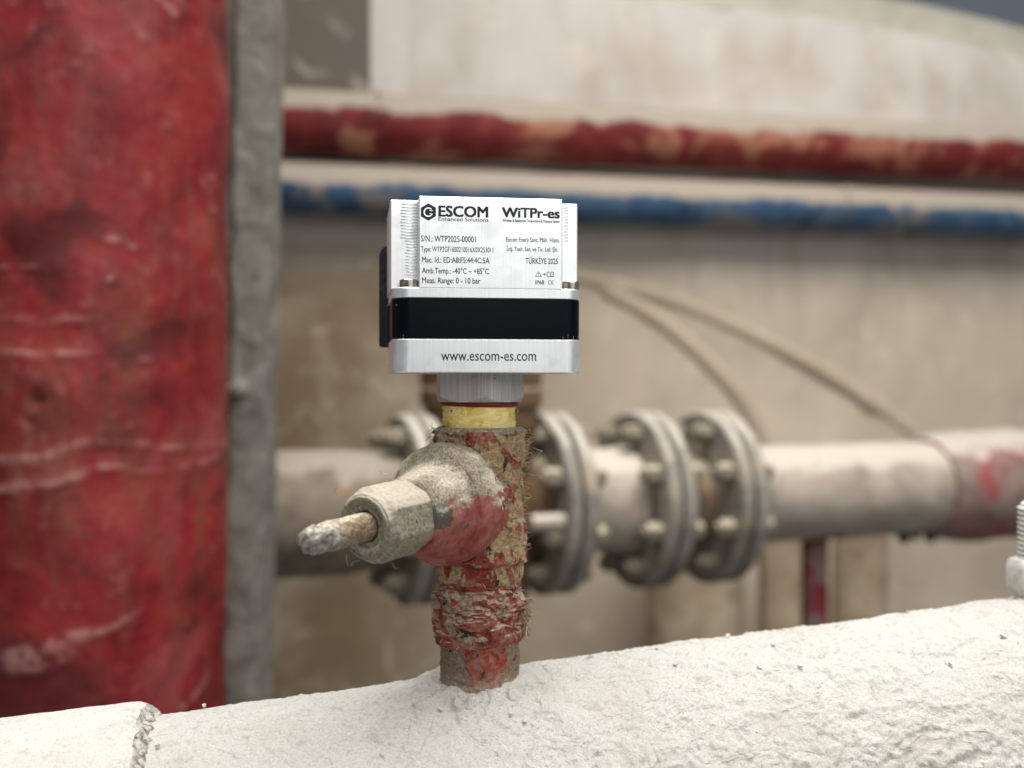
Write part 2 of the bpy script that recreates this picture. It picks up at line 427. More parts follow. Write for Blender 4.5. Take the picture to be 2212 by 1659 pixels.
# ---- background materials
m = NT('red_wrapped_paint', 0.6, 0.0, 0.35)
a1 = m.noise(0.018, 6, 0.65, 0.8); a2 = m.noise(0.02, 5, 0.6, 1.0, co=m.stretch(1, 1, 0.28), off=50); a3 = m.noise(0.07, 6, 0.7, off=80)
c = m.ramp(a1, (0.3, lin(98, 16, 20)), (0.5, lin(134, 26, 30)), (0.7, lin(146, 50, 44)))
fs = m.noise(0.11, 5, 0.65, 0.3, co=m.stretch(1, 1, 0.16), off=14)
c = m.mix(m.math('MULTIPLY', m.step(fs, 0.48, 0.66), 0.6), c, lin(120, 60, 46))
c = m.mix(m.math('MULTIPLY', m.step(m.noise(0.012, 5, 0.65, 0.8, off=66), 0.48, 0.68), 0.36), c, lin(164, 98, 92))
c = m.mix(m.math('MULTIPLY', m.step(a2, 0.5, 0.68), 0.75), c, lin(120, 62, 44))
c = m.mix(m.math('MULTIPLY', m.step(a3, 0.55, 0.75), 0.5), c, lin(176, 112, 104))
c = m.mix(m.math('MULTIPLY', m.step(m.noise(0.016, 5, 0.6, 0.5, off=120), 0.5, 0.66), 0.8), c, lin(76, 20, 18)); m.color(c)
M_RED = m.m
at = m.n('ShaderNodeAttribute'); at.attribute_name = 'fold'
m.color(m.mix(m.math('MULTIPLY', m.math('MULTIPLY', m.step(at.outputs['Fac'], 0.2, 1.0), m.step(a3, 0.36, 0.58)), 0.8), c, lin(190, 140, 132)))
m.bump(a3, 2.0, 0.8)

m = NT('grey_post', 0.85, 0.0, 0.25)
a1 = m.noise(0.05, 6, 0.65, 0.4); a2 = m.noise(0.02, 4, 0.6, co=m.stretch(1, 1, 0.3), off=8)
c = m.ramp(a1, (0.3, lin(96, 92, 84)), (0.5, lin(128, 124, 116)), (0.7, lin(156, 152, 144)))
c = m.mix(m.math('MULTIPLY', m.step(a2, 0.5, 0.66), 0.6), c, lin(112, 104, 84)); m.color(c); m.bump(a1, 3, 0.8); M_POST = m.m

def wallmat(name, up_c, lo_c, stain, zsplit=215, brown=None):
    m = NT(name, 0.92, 0.0, 0.15)
    a1 = m.noise(0.006, 6, 0.62, 0.4); a2 = m.noise(0.02, 5, 0.6, 0.5, off=30); a3 = m.noise(0.012, 4, 0.6, 0.6, co=m.stretch(1, 1, 0.25), off=70)
    sp = m.step(m.math('ADD', m.axis(2), m.math('MULTIPLY', m.math('SUBTRACT', a1, 0.5), 90)), zsplit + 30, zsplit - 130)
    c = m.mix(sp, up_c, lo_c)
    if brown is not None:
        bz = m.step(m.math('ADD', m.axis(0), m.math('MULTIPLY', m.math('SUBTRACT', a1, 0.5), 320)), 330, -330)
        c = m.mix(m.math('MULTIPLY', sp, bz), c, brown)  # brown tone with the shade of the lower left wall painted in
    c = m.mix(m.math('MULTIPLY', m.step(a1, 0.45, 0.68), 0.5), c, stain)
    c = m.mix(m.math('MULTIPLY', m.step(a3, 0.5, 0.7), 0.4), c, stain)
    c = m.mix(m.math('MULTIPLY', m.step(a2, 0.55, 0.7), 0.3), c, lin(224, 214, 198)); m.color(c)
    m.bump(a2, 4, 0.6); m.bump(m.noise(0.1, 4), 1.2, 0.6); return m.m
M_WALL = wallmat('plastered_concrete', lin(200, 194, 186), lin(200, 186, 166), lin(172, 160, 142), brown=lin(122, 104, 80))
M_HOSE = wallmat('plastered_hose', lin(192, 177, 155), lin(192, 177, 155), lin(178, 163, 142))
M_PILL = wallmat('pillar_concrete', lin(104, 97, 90), lin(142, 124, 98), lin(112, 98, 80))
M_RIM = wallmat('rim_concrete', lin(176, 172, 158), lin(176, 172, 158), lin(150, 146, 132))
M_FAR = plain('far_blue_grey', lin(196, 206, 220), 0.9)

def dustypipe(name, c0, c1, c2, patch, dustlo=0.35, dustcol=(168, 156, 142), share=0.55, seed=0, ps=0.035, pd=5, soft=0.1, pm=0.8):
    m = NT(name, 0.7, 0.0, 0.3)
    a1 = m.noise(0.02, 6, 0.65, 0.5, off=seed); a2 = m.noise(ps, pd, 0.6, 0.6, off=seed + 40)
    c = m.ramp(a1, (0.3, c0), (0.5, c1), (0.7, c2))
    c = m.mix(m.math('MULTIPLY', m.step(a2, share, share + soft), pm), c, patch)
    du = m.math('ADD', m.up(), m.math('MULTIPLY', m.math('SUBTRACT', a2, 0.5), 0.9))
    c = m.mix(m.step(du, dustlo, dustlo + 0.2), c, lin(*dustcol)); m.color(c); m.bump(a2, 3, 0.7); return m.m
M_HRED = dustypipe('red_pipe_paint', lin(78, 18, 18), lin(112, 32, 32), lin(130, 58, 46), lin(168, 116, 90), 0.14, share=0.48, ps=0.013, pd=5, soft=0.14)
M_HBLUE = dustypipe('blue_pipe_paint', lin(36, 58, 82), lin(56, 86, 116), lin(84, 106, 126), lin(132, 122, 108), -0.06, seed=12, share=0.50, ps=0.014, pd=4, soft=0.14)
M_FLANGE = dustypipe('dusty_flange', lin(98, 92, 84), lin(142, 136, 126), lin(168, 158, 142), lin(164, 148, 122), 0.5, (190, 182, 168), 0.54, seed=5)
M_PIPE = dustypipe('dusty_pipe', lin(130, 120, 108), lin(162, 150, 136), lin(180, 169, 154), lin(164, 104, 88), 0.45, (196, 186, 172), 0.6, seed=25)
M_LPIPE = dustypipe('brown_dusty_pipe', lin(88, 76, 64), lin(120, 108, 94), lin(140, 128, 112), lin(158, 116, 80), 0.55, (156, 146, 132), 0.56, seed=35)
M_RUST = dustypipe('rust_brown', lin(66, 48, 34), lin(96, 72, 50), lin(116, 92, 66), lin(88, 76, 62), 0.6, (168, 152, 130), 0.56, seed=55)
M_TANP = dustypipe('tan_pipe', lin(136, 118, 94), lin(166, 148, 122), lin(182, 166, 142), lin(140, 122, 96), 0.7, (190, 178, 160), 0.6, seed=65)
M_INS = dustypipe('insulation_red_grey', lin(112, 94, 86), lin(142, 124, 114), lin(160, 144, 133), lin(154, 58, 60), 0.62, (190, 180, 168), 0.44, seed=75, ps=0.02, soft=0.2, pm=0.75)
M_SUPP = dustypipe('support_red', lin(84, 22, 30), lin(110, 32, 42), lin(96, 74, 66), lin(112, 98, 88), 0.8, seed=85, share=0.47)
M_TAR = plain('black_tar', (0.012, 0.012, 0.013, 1), 0.7)
M_BOLT = dustypipe('bolt_metal', lin(92, 85, 73), lin(126, 117, 100), lin(150, 139, 116), lin(112, 88, 60), 0.6, (184, 174, 152), 0.62, seed=95)

# ================================================================== SETTING: wall, far wall
WA = R(16.0); WD = Vector((math.cos(WA), math.sin(WA), 0)); WN = Vector((-math.sin(WA), math.cos(WA), 0))
W0 = Vector((0, 1500, 0))
def wallpt(px, py, off=0.0):      # where the sight line meets the wall plane moved `off` mm towards us
    d = Vector(((px - 1106) / F, 1, (829.5 - py) / F))
    k = (W0 - WN * off).dot(WN) / d.dot(WN)
    return d * k
def wl(p): q = p - W0; return (q.dot(WD), q.dot(WN), q.z)

root_wall = None
def wall_top(u):                   # upper edge bends down towards the right
    a = wl(wallpt(1880, -6))[0]; b = wl(wallpt(2212, 54))
    z0 = wl(wallpt(1880, -6))[2]
    t = np.clip((u - a + 260) / (b[0] - a + 260), 0, 3)
    return z0 + 24 - (z0 + 24 - b[2] - 10) * t ** 2.2
mb = MB()
us = np.concatenate([np.linspace(-2200, -500, 6), np.linspace(-480, 1300, 90), np.linspace(1330, 1900, 6)])
zs = np.linspace(0, 1, 70)
U, Z = np.meshgrid(us, zs, indexing='ij')
ZT = wall_top(U) - 62; ZZ = -1100 + (ZT + 1100) * Z
jx = wl(wallpt(1872, 600))[0]
dep = 5 * fbm(U / 160, ZZ / 160, 0 * U, 4, 3) + 9 * np.exp(-((U - jx) / 9) ** 2)
V = np.stack([U, dep, ZZ], -1).reshape(-1, 3)
nz = len(zs)
f = [(i * nz + j, (i + 1) * nz + j, (i + 1) * nz + j + 1, i * nz + j + 1) for i in range(len(us) - 1) for j in range(nz - 1)]
mb.add(V, f)
# solid back and thickness
n2 = len(us)
mb.box(-2200, 1900, 40, 160, -1100, float(wall_top(np.array(-500.0))) - 640)
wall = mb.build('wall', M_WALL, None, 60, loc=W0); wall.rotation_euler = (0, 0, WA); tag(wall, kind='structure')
mb = MB()
V = []; zt = wall_top(us)
for u_, z_ in zip(us, zt):
    V += [(u_, 2, z_ - 64), (u_, 20, z_ - 40), (u_, 24, z_ - 4), (u_, 34, z_), (u_, 150, z_ - 2), (u_, 160, z_ - 700)]
f = [(i * 6 + j, (i + 1) * 6 + j, (i + 1) * 6 + j + 1, i * 6 + j + 1) for i in range(len(us) - 1) for j in range(5)]
mb.add(V, f); mb.build('wall_rim', M_RIM, wall, 50)
mb = MB()
a = wl(wallpt(560, 100, 45))[0]; b = wl(wallpt(803, 100, 45))[0]
zp = wl(wallpt(700, 262, 60))[2]
mb.box(a, b, -38, 30, zp, 640, 4); mb.build('pillar', M_PILL, wall)
mb = MB(); mb.box(-4000, 4500, 0, 60, -1200, 2600); fw = mb.build('far_wall', M_FAR, None, loc=(600, 3400, 0)); fw.rotation_euler = (0, 0, WA); tag(fw, kind='structure')

# ---------------------------------------------------------------- pipes along the wall
def run_pipe(name, mat, pA, pB, rad, ext, label, cat, seed, amp=1.5, n=40):
    A, B = Vector(pA), Vector(pB); d = (B - A).normalized(); A = A - d * ext; B = B + d * ext
    L = (B - A).length; root = empty(name, A, 0, label, cat)
    S = np.linspace(0, L, 160); T = np.linspace(0, 2 * math.pi, n, endpoint=False)
    SS, TT = np.meshgrid(S, T, indexing='ij')
    rr = rad + amp * fbm(SS / 60, np.cos(TT) * 1.4, np.sin(TT) * 1.4, 4, seed)
    mb = MB(); mb.polar(SS, TT, rr, (0, 0, 0), d, (0, 0, 1), True, True, True); mb.build('pipe_run', mat, root, 50)
    return root, d, A
rr_root, rd, rA = run_pipe('red_wall_pipe', M_HRED, wallpt(620, 262, 62), wallpt(2212, 336, 62), 39, 500,
    'dusty red horizontal pipe, uppermost of the two pipes along the wall', 'pipe', 5, 1.4)
bl_root, bd, bA = run_pipe('blue_wall_pipe', M_HBLUE, wallpt(620, 404, 56), wallpt(2212, 468, 56), 32, 500,
    'dusty blue horizontal pipe running under the red pipe along the wall', 'pipe', 9, 0.8)
def clamp(root, d, A, px, py, off, rad, mat):
    p = wallpt(px, py, off); s = (p - A).dot(d); q = d * s
    mb = MB(); mb.lathe([(-6, rad + 0.5), (-6, rad + 2.5), (6, rad + 2.5), (6, rad + 0.5)], 40, q, d, False, False)
    M = Matrix.Translation(q) @ Matrix.Rotation(WA, 4, 'Z')
    mb.box(-9, 9, 10, 62, -6, 6, 0, M); mb.build('clamp', mat, root)
clamp(rr_root, rd, rA, 822, 268, 62, 40, M_HRED); clamp(bl_root, bd, bA, 1815, 455, 56, 32, M_HBLUE)

# hoses hanging on the wall
def smooth_path(pts, k=14):
    pts = [Vector(p) for p in pts]; out = []
    P = [pts[0] * 2 - pts[1]] + pts + [pts[-1] * 2 - pts[-2]]
    for i in range(1, len(P) - 2):
        for j in range(k):
            t = j / k; a, b, c, d = P[i - 1], P[i], P[i + 1], P[i + 2]
            out.append(0.5 * ((2 * b) + (c - a) * t + (2 * a - 5 * b + 4 * c - d) * t * t + (3 * b - a - 3 * c + d) * t ** 3))
    out.append(pts[-1]); return out
def hose(label, pix, rad, off):
    ps = smooth_path([wallpt(x, y, off) for x, y in pix])
    o = ps[0].copy(); mb = MB(); mb.tube([p - o for p in ps], rad, 14)
    h = mb.build('wall_hose', M_HOSE, None, 60, loc=o); tag(h, label, 'hose', 'hoses hanging on the wall')
hose('pale plastered hose arching far right down to the insulated pipe', [(1120, 575), (1290, 606), (1480, 660), (1700, 762), (1850, 850), (1985, 950), (2080, 1050)], 14, -7.6)
hose('pale plastered hose curving down steeply behind the rightmost flange', [(1300, 622), (1420, 690), (1530, 785), (1610, 880), (1660, 990), (1690, 1100)], 13, -7.2)

# vertical tan pipes behind the flanged line
def vpipe(px, d, rad, z0, z1, label, mat=M_TANP):
    p = pt(px, 829.5, d)
    S = np.linspace(z0, z1, 60); T = np.linspace(0, 2 * math.pi, 36, endpoint=False); SS, TT = np.meshgrid(S - z0, T, indexing='ij')
    mb = MB(); mb.polar(SS, TT, rad + 0.8 * fbm(SS / 50, np.cos(TT), np.sin(TT), 3, int(px)), (0, 0, 0), (0, 0, 1), None, True, True, True)
    o = mb.build('standing_pipe', mat, None, 50, loc=(p.x, p.y, z0)); return tag(o, label, 'pipe', 'tan pipes standing by the wall')
vpipe(1500, 1420, 62, -1050, -150, 'wide tan pipe standing under the flanges by the wall')
vpipe(1688, 1440, 30, -1050, -150, 'narrow tan pipe standing left of the red support bar')
vpipe(1858, 1480, 36, -1050, -160, 'tan pipe standing right of the red support bar')

# ---------------------------------------------------------------- flanged pipeline
LA = R(21.0); L0 = Vector((39.6, 1000, -108.0)); LD = Vector((math.cos(LA), math.sin(LA), 0))
def lx(px):
    k = (px - 1106) / F; return (k * L0.y - L0.x) / (LD.x - k * LD.y)
def rooted(name, label, cat, loc, rz, group=None): return empty(name, loc, rz, label, cat, group)
line = rooted('flanged_pipeline', 'dusty grey flanged pipeline crossing behind the brass valve towards the right', 'pipeline', L0, LA)
gv = rooted('gate_valve', 'rusty brown gate valve bolted between flanges, hidden behind the small red valve', 'valve', L0, LA)
def hexprof(mb, s0, s1, apo, o, a, u=None):
    T = np.linspace(0, 2 * math.pi, 24, endpoint=False)
    prof = [(s0, 0.93), (s0 + 1, 1.0), (s1 - 1, 1.0), (s1, 0.93)]
    SS, TT = np.meshgrid([p[0] for p in prof], T, indexing='ij')
    RR = hexr(TT, apo, apo * 1.15) * np.array([p[1] for p in prof])[:, None]
    mb.polar(SS, TT, RR, o, a, u, True, True, True)
bolt_me = None
def bolts(parent, x, thick, rad, n=8, ph=0.35, r=6.2):
    """one bolt per hole: nut on each face and the shank end"""
    global bolt_me
    if bolt_me is None:
        mb = MB(); hexprof(mb, -thick / 2 - 15, -thick / 2, r * 1.25, (0, 0, 0), (1, 0, 0)); hexprof(mb, thick / 2, thick / 2 + 13, r * 1.25, (0, 0, 0), (1, 0, 0))
        mb.lathe([(-thick / 2 - 19, 4.2), (-thick / 2 - 18, 5), (thick / 2 + 15, 5), (thick / 2 + 16, 4)], 16, (0, 0, 0), (1, 0, 0))
        o = mb.build('bolt', M_BOLT, parent, 30); bolt_me = o; first = True
    else: first = False
    for k in range(n):
        t = ph + 2 * math.pi * k / n
        M = Matrix.Translation(Vector((x, math.cos(t) * rad, math.sin(t) * rad)) * 0.001) @ Matrix.Rotation(t * 1.7, 4, 'X')
        if first and k == 0: bolt_me.matrix_local = M
        else: copy_obj(bolt_me, parent, M)
def flange(parent, x0, x1, rad, hub=None, hs=1):
    mb = MB(); mb.lathe([(x0, 30), (x0, rad - 2.5), (x0 + 2.5, rad), (x1 - 2.5, rad), (x1, rad - 2.5), (x1, 30)], 72, (0, 0, 0), (1, 0, 0), False, False,
        rf=lambda S, T, RR: RR + 0.5 * fbm(S / 20, np.cos(T) * 3, np.sin(T) * 3, 3, int(x0)))
    o = mb.build('flange', M_FLANGE, parent, 30)
    return o
def pair(px, parentL, parentR, rad=82, th=12, gap=3.5):
    x = lx(px); flange(parentL, x - th - gap / 2, x - gap / 2, rad); flange(parentR, x + gap / 2, x + th + gap / 2, rad)
    mb = MB(); mb.lathe([(x - gap / 2, 30), (x - gap / 2, rad - 8), (x + gap / 2, rad - 8), (x + gap / 2, 30)], 60, (0, 0, 0), (1, 0, 0), False, False); mb.build('gasket', M_TAR, parentR)
    bolts(parentR, x, 2 * th + gap, rad - 16); return x
xA = pair(892, line, gv); xB = pair(1184, gv, line); xC = pair(1386, line, line); xD = pair(1534, line, line)
def seg(name, parent, prof, mat, n=60, amp=0.8, cap=False, seed=1):
    mb = MB(); mb.lathe(prof, n, (0, 0, 0), (1, 0, 0), cap, cap, rf=lambda S, T, RR: RR + amp * fbm(S / 40, np.cos(T) * 1.6, np.sin(T) * 1.6, 4, seed), step=8)
    return mb.build(name, mat, parent, 40)
seg('pipe_run', line, [(-900, 53), (xA - 60, 53), (xA - 40, 50), (xA - 16, 50)], M_LPIPE)
seg('pipe_run', line, [(xB + 16, 52), (xB + 40, 48), (xC - 40, 48), (xC - 16, 50)], M_PIPE, seed=2)
seg('reducer', line, [(xC + 16, 60), (xC + 30, 54), (xD - 30, 40), (xD - 16, 40)], M_LPIPE, seed=3)
xE = lx(1985)
seg('pipe_run', line, [(xD + 16, 58), (xD + 40, 47), (xE - 30, 48), (xE, 48), (xE + 20, 46)], M_PIPE, seed=4)
seg('insulation', line, [(xE + 8, 40), (xE + 6, 52), (xE + 18, 56), (xE + 60, 58), (xE + 66, 55), (xE + 72, 58), (xE + 500, 64)], M_INS, amp=2.6, seed=6)
mb = MB()
for k in range(9):
    c = Vector((xE - 30 + k * 6 + random.uniform(-2, 2), -8 + random.uniform(-6, 10), -46 - random.uniform(0, 5)))
    mb.lathe([(-5, 2), (-3, 5), (1, 6), (5, 3)], 10, c, (random.uniform(-1, 1), 0.3, -1), rf=lambda S, T, RR: RR * (1 + 0.3 * np.sin(3 * T + k)))
mb.build('tar_lump', M_TAR, line)
# gate valve
seg('body', gv, [(xA + 16, 50), (xA + 30, 44), ((xA + xB) / 2, 58), (xB - 30, 44), (xB - 16, 50)], M_RUST, seed=8, amp=1.2)
xm = (lx(1040))
mb = MB(); mb.lathe([(-60, 40), (-50, 46), (60, 46), (66, 50), (70, 52)], 40, (xm, 0, 0), (0, 0, 1), True, True, step=10, rf=lambda S, T, RR: RR + fbm(S / 30, np.cos(T), np.sin(T), 3, 4)); mb.build('neck', M_RUST, gv, 40)
mb = MB(); mb.lathe([(88, 52), (90, 54), (102, 54), (104, 52)], 48, (xm, 0, 0), (0, 0, 1)); mb.lathe([(106, 52), (108, 54), (120, 54), (122, 50)], 48, (xm, 0, 0), (0, 0, 1)); mb.lathe([(70, 50), (88, 50)], 32, (xm, 0, 0), (0, 0, 1)); mb.build('bonnet_flange', M_RUST, gv, 30)
mb = MB(); mb.lathe([(-120, 26), (-112, 40), (-60, 42)], 40, (xm, 0, 0), (0, 0, 1)); mb.build('drain_boss', M_RUST, gv, 40)
mb = MB(); mb.lathe([(xm + 20, 7.5), (xB - 4, 7.5)], 20, (0, -66, -9), (1, 0, 0)); mb.build('tie_rod', M_PIPE, gv)

# support bar under the line
p = pt(1766, 1150, 1085)
mb = MB(); mb.box(-11, 11, -11, 11, -900, 0, 1.5); mb.box(-26, 26, -14, 14, 0, 4, 0.5)
sb = mb.build('support_bar', M_SUPP, None, loc=(p.x, p.y + 10, p.z - 6)); tag(sb, 'red painted square support bar standing under the flanged pipeline', 'support')

# ---------------------------------------------------------------- big red wrapped pipe and grey post on the left
rp = pt(201, 829.5, 720); RR0 = 84.5
root = empty('wrapped_red_pipe', (rp.x, rp.y, -700), 0, 'thick red painted vertical pipe with wrinkled wrapping at the left edge', 'pipe')
S = np.linspace(-700, 700, 420); T = np.linspace(0, 2 * math.pi, 200, endpoint=False); SS, TT = np.meshgrid(S, T, indexing='ij')
ar = TT * RR0
ff = SS / 20 + 3.4 * np.sin(TT + 0.3) * np.clip(SS / 260, -1.3, 0.7) + 0.45 * fbm(SS / 120, np.cos(TT) * 1.0, np.sin(TT) * 1.0, 3, 5)
w1 = vnoise(ff * 1.0, np.cos(TT) * 0.45, np.sin(TT) * 0.45, 12)
gate = sstep(-0.05, 0.45, fbm(SS / 60, np.cos(TT) * 2.2, np.sin(TT) * 2.2, 3, 21) + 0.22)
ridge = np.maximum(0, 1 - np.abs(w1) / 0.14) ** 1.2 * gate
disp = 0.8 * ridge + 1.8 * fbm(SS / 60, np.cos(TT) * 2, np.sin(TT) * 2, 5, 31)
pz = (829.5 - 862) * 640 / F
hx = TT - (1.5 * math.pi + 0.0)
disp -= 7 * np.exp(-(((hx * RR0) / 3.2) ** 2 + ((SS - pz) / 3.2) ** 2))
mb = MB(); mb.polar(SS + 700, TT, RR0 + disp, (0, 0, 0), (0, 0, 1), (1, 0, 0), True, True, True); wo = mb.build('wrapping', M_RED, root, None)
at_ = wo.data.attributes.new('fold', 'FLOAT', 'POINT'); vals = np.zeros(len(wo.data.vertices)); vals[:ridge.size] = ridge.ravel(); at_.data.foreach_set('value', vals)

pp = pt(546 - 68, 829.5, 800)
root = empty('grey_post', (pp.x, pp.y, -720), 0, 'grey concrete post standing right behind the thick red pipe', 'post'); root.rotation_euler = (0, R(1.1), 0)
def post_part(name, x0, x1, y0, y1, seed):
    mb = MB(); zs_ = np.linspace(0, 1440, 150); V = []; 
    for z_ in zs_:
        for (x, y) in ((x0, y0), ((x0 + x1) / 2, y0), (x1, y0), (x1, y1), (x0, y1)):
            q = 1.3 * float(fbm(z_ / 26, x / 9, y / 9, 3, seed)); V.append((x + q, y + q * 0.7, z_))
    f = [(i * 5 + j, i * 5 + (j + 1) % 5, (i + 1) * 5 + (j + 1) % 5, (i + 1) * 5 + j) for i in range(149) for j in range(5)]
    mb.add(V, f); return mb.build(name, M_POST, root, 40)
post_part('web', -19.5, -6, 8, 40, 3); post_part('face', -6.5, 20, 0, 34, 8)
mb = MB(); mb.box(-20, 6, -5, 3, 712, 720, 1.5); mb.lathe([(-8, 3), (-6, 6), (0, 6), (0, 4)], 12, (0, 0, 717), (0, 1, 0)); mb.build('clip', M_POST, root)

# ================================================================== WHITE PIPE in front
PH = R(12.0); _ray = Vector(((1035 - 1106) / F, 1, -(1450 - 829.5) / F))
_az = 0.1355 * (math.cos(PH) + 0.03 * math.sin(PH)) - 0.2616 * math.sin(PH)
PA = Vector((math.cos(PH), math.sin(PH), _az)).normalized(); TILT = math.asin(PA.z)
AX = Vector((-9.5, 320.0, 0)); RP = 57.0
_m = PA.cross(_ray).normalized(); _m = _m if _m.z > 0 else -_m
ZC = (-RP - _m.x * AX.x - _m.y * AX.y) / _m.z; ZTOP = ZC + RP / math.cos(TILT)
wp = empty('white_pipe', (AX.x, AX.y, ZC), PH, 'thick white dust-covered pipe across the foreground carrying the red riser', 'pipe'); wp.rotation_euler = (0, -TILT, PH)
# angle measured from straight up towards the viewer
tv = np.concatenate([np.linspace(-0.75, 2.25, 330), np.linspace(2.3, 2 * math.pi - 0.8, 40)])
sv = np.concatenate([np.linspace(-420, -152, 30), np.linspace(-150, 222, 760), np.linspace(224, 700, 50)])
SS, TT = np.meshgrid(sv, tv, indexing='ij')
cx, cy = np.cos(TT) * RP, np.sin(TT) * RP
d1 = 0.25 * fbm(SS / 9, cx / 9, cy / 9, 4, 2) + 0.6 * fbm(SS / 60, cx / 60, cy / 60, 3, 8)
rgt = sstep(-30, 90, SS + 14 * fbm(SS / 20, cx / 20, cy / 20, 3, 66))
fl = fbm(SS / 6.5 + 0.7 * vnoise(SS / 5, cx / 5, cy / 5, 9), cx / 4.5, cy / 4.5, 3, 44)
d1 += (0.10 + 0.22 * rgt) * sstep(0.08, 0.12, fl) + (0.08 + 0.24 * rgt) * sstep(0.45, 0.5, fl)
rough_z = sstep(0.5, 1.3, TT) * (TT < 3)
d1 += (0.14 + rough_z * 0.34) * fbm(SS / 1.9, cx / 1.7, cy / 1.7, 3, 71)
d1 += 0.16 * fbm(SS / 1.4, cx / 1.4, cy / 1.4, 2, 72)
peb = vnoise(SS / 2.6, cx / 2.6, cy / 2.6, 90); d1 += (0.25 + 0.5 * rough_z) * sstep(0.66, 0.8, peb)
# weld mound around the riser (top of the pipe, s = 0)
ang = np.where(TT > math.pi, TT - 2 * math.pi, TT)
rd_ = np.hypot(SS, np.sin(ang) * RP) + 50 * (np.cos(ang) < 0)
d1 += (0.9 + 1.5 * fbm(SS / 5, cx / 5, cy / 5, 4, 55)) * np.exp(-((rd_ - 12.0) / 4.5) ** 2)
cr = np.abs(vnoise(SS / 7, cx / 7, cy / 7, 61)); d1 -= 1.9 * np.maximum(0, 1 - cr / 0.09) * np.exp(-((rd_ - 17) / 7) ** 2)
mb = MB(); mb.polar(SS, TT, RP + d1, (0, 0, 0), (1, 0, 0), (0, 0, 1), True)
# cross product of (1,0,0) and (0,0,1) points towards the viewer (-y)
mb.build('pipe_wall', M_WHITE, wp, None)
# collar on the left
dirp = Vector(((338 - 1106) / F, 1, 0)); sc_ = None
kk = (338 - 1106) / F; s_col = (kk * (AX.y + RP * _m.y) - AX.x - RP * _m.x) / (PA.x - kk * PA.y) - 1.0
tv2 = np.concatenate([np.linspace(-0.75, 2.25, 300), np.linspace(2.3, 2 * math.pi - 0.8, 40)])
sv2 = np.concatenate([np.linspace(-420, s_col - 62, 30), np.linspace(s_col - 60, s_col - 1.2, 130)])
SS, TT = np.meshgrid(sv2, tv2, indexing='ij'); cx, cy = np.cos(TT) * RP, np.sin(TT) * RP
edge = 0.9 * fbm(cx / 4, cy / 4, cx * 0, 4, 5)
SS2 = SS + edge * sstep(s_col - 12, s_col, SS)
RC = RP + 4.6
d2 = 0.22 * fbm(SS / 5, cx / 5, cy / 5, 4, 12) + 0.5 * fbm(SS / 40, cx / 40, cy / 40, 3, 18) - 1.2 * sstep(s_col - 3.5, s_col - 0.8, SS)
mb = MB(); mb.polar(SS2, TT, RC + d2, (0, 0, 0), (1, 0, 0), (0, 0, 1), True); col_o = mb.build('collar', M_WHITE2, wp, None)
rv = np.linspace(0, 1, 12); e_ = edge[-1]; K, TT = np.meshgrid(rv, tv2, indexing='ij')
RRr = (RC - 1.2) * (1 - K) + (RP - 1) * K + 0.25 * fbm(K * 5, np.cos(TT) * 20, np.sin(TT) * 20, 3, 6)
SSr = s_col - 1.2 + e_[None, :] + K * 3.6 + 0.9 * fbm(K * 2.5, np.cos(TT) * 18, np.sin(TT) * 18, 4, 15) * np.sin(K * math.pi)
mb = MB(); mb.polar(SSr, TT, RRr, (0, 0, 0), (1, 0, 0), (0, 0, 1), True); mb.build('broken_rim', M_EDGE, col_o, None)
# loose flakes lying on the pipe
mb = MB()
for k in range(26):
    s_ = random.uniform(-85, 180); t_ = random.uniform(-0.25, 1.2); r_ = RP + 0.9
    if abs(s_) < 16 and t_ < 0.3: continue
    base = Vector((s_, -math.sin(t_) * r_, math.cos(t_) * r_)); nrm = Vector((random.uniform(-.3, .3), -math.sin(t_) + random.uniform(-.3, .3), math.cos(t_))).normalized()
    ux = nrm.cross(Vector((random.uniform(-1, 1), random.uniform(-.4, .4), 0.2))).normalized(); uy = nrm.cross(ux)
    sz = random.uniform(0.35, 1.1) * (1.8 if random.random() < 0.1 else 1); n_ = random.randint(5, 7); lo = []; hi = []
    for j in range(n_):
        a_ = 2 * math.pi * j / n_; q = sz * random.uniform(0.5, 1.0)
        p_ = base + ux * math.cos(a_) * q * 1.5 + uy * math.sin(a_) * q * 0.8
        lo.append(tuple(p_ - nrm * 0.3)); hi.append(tuple(p_ + nrm * random.uniform(0.15, 0.45)))
    mb.prism([np.array(lo), np.array(hi)])
mb.build('loose_flakes', M_WHITE2, wp, 20, kind='stuff')

# threaded bolt at the right edge
p = pt(2243, 1286, 368)
tb = empty('threaded_stud', (p.x, p.y, p.z - 8), 0, 'white painted threaded stud with hex nut at the right edge', 'stud')
S = np.linspace(0, 39.5, 330); T = np.linspace(0, 2 * math.pi, 40, endpoint=False); SS, TT = np.meshgrid(S, T, indexing='ij')
thr = 5.9 + 0.75 * np.abs(((SS / 1.65 + TT / (2 * math.pi)) % 1) * 2 - 1) - 1.6 * sstep(37.5, 39.5, SS)
thr = np.where(SS < 19, 5.8, thr)
mb = MB(); mb.polar(SS, TT, thr, (0, 0, 0), (0, 0, 1), None, True, True, True); mb.build('rod', M_BOLTW, tb, 60)
mb = MB()
T = np.linspace(0, 2 * math.pi, 72, endpoint=False); pr = [(7.6, .82), (9, .95), (11, 1.0), (17, 1.0), (19, .97), (20.2, .86), (20.6, .6)]
SS, TT = np.meshgrid([q[0] for q in pr], T, indexing='ij'); mb.polar(SS, TT, hexr(TT, 9.0, 10.1, 0.35) * np.array([q[1] for q in pr])[:, None], (0, 0, 0), (0, 0, 1), None, True, True, True)
mb.build('nut', M_BOLTW, tb, 40)

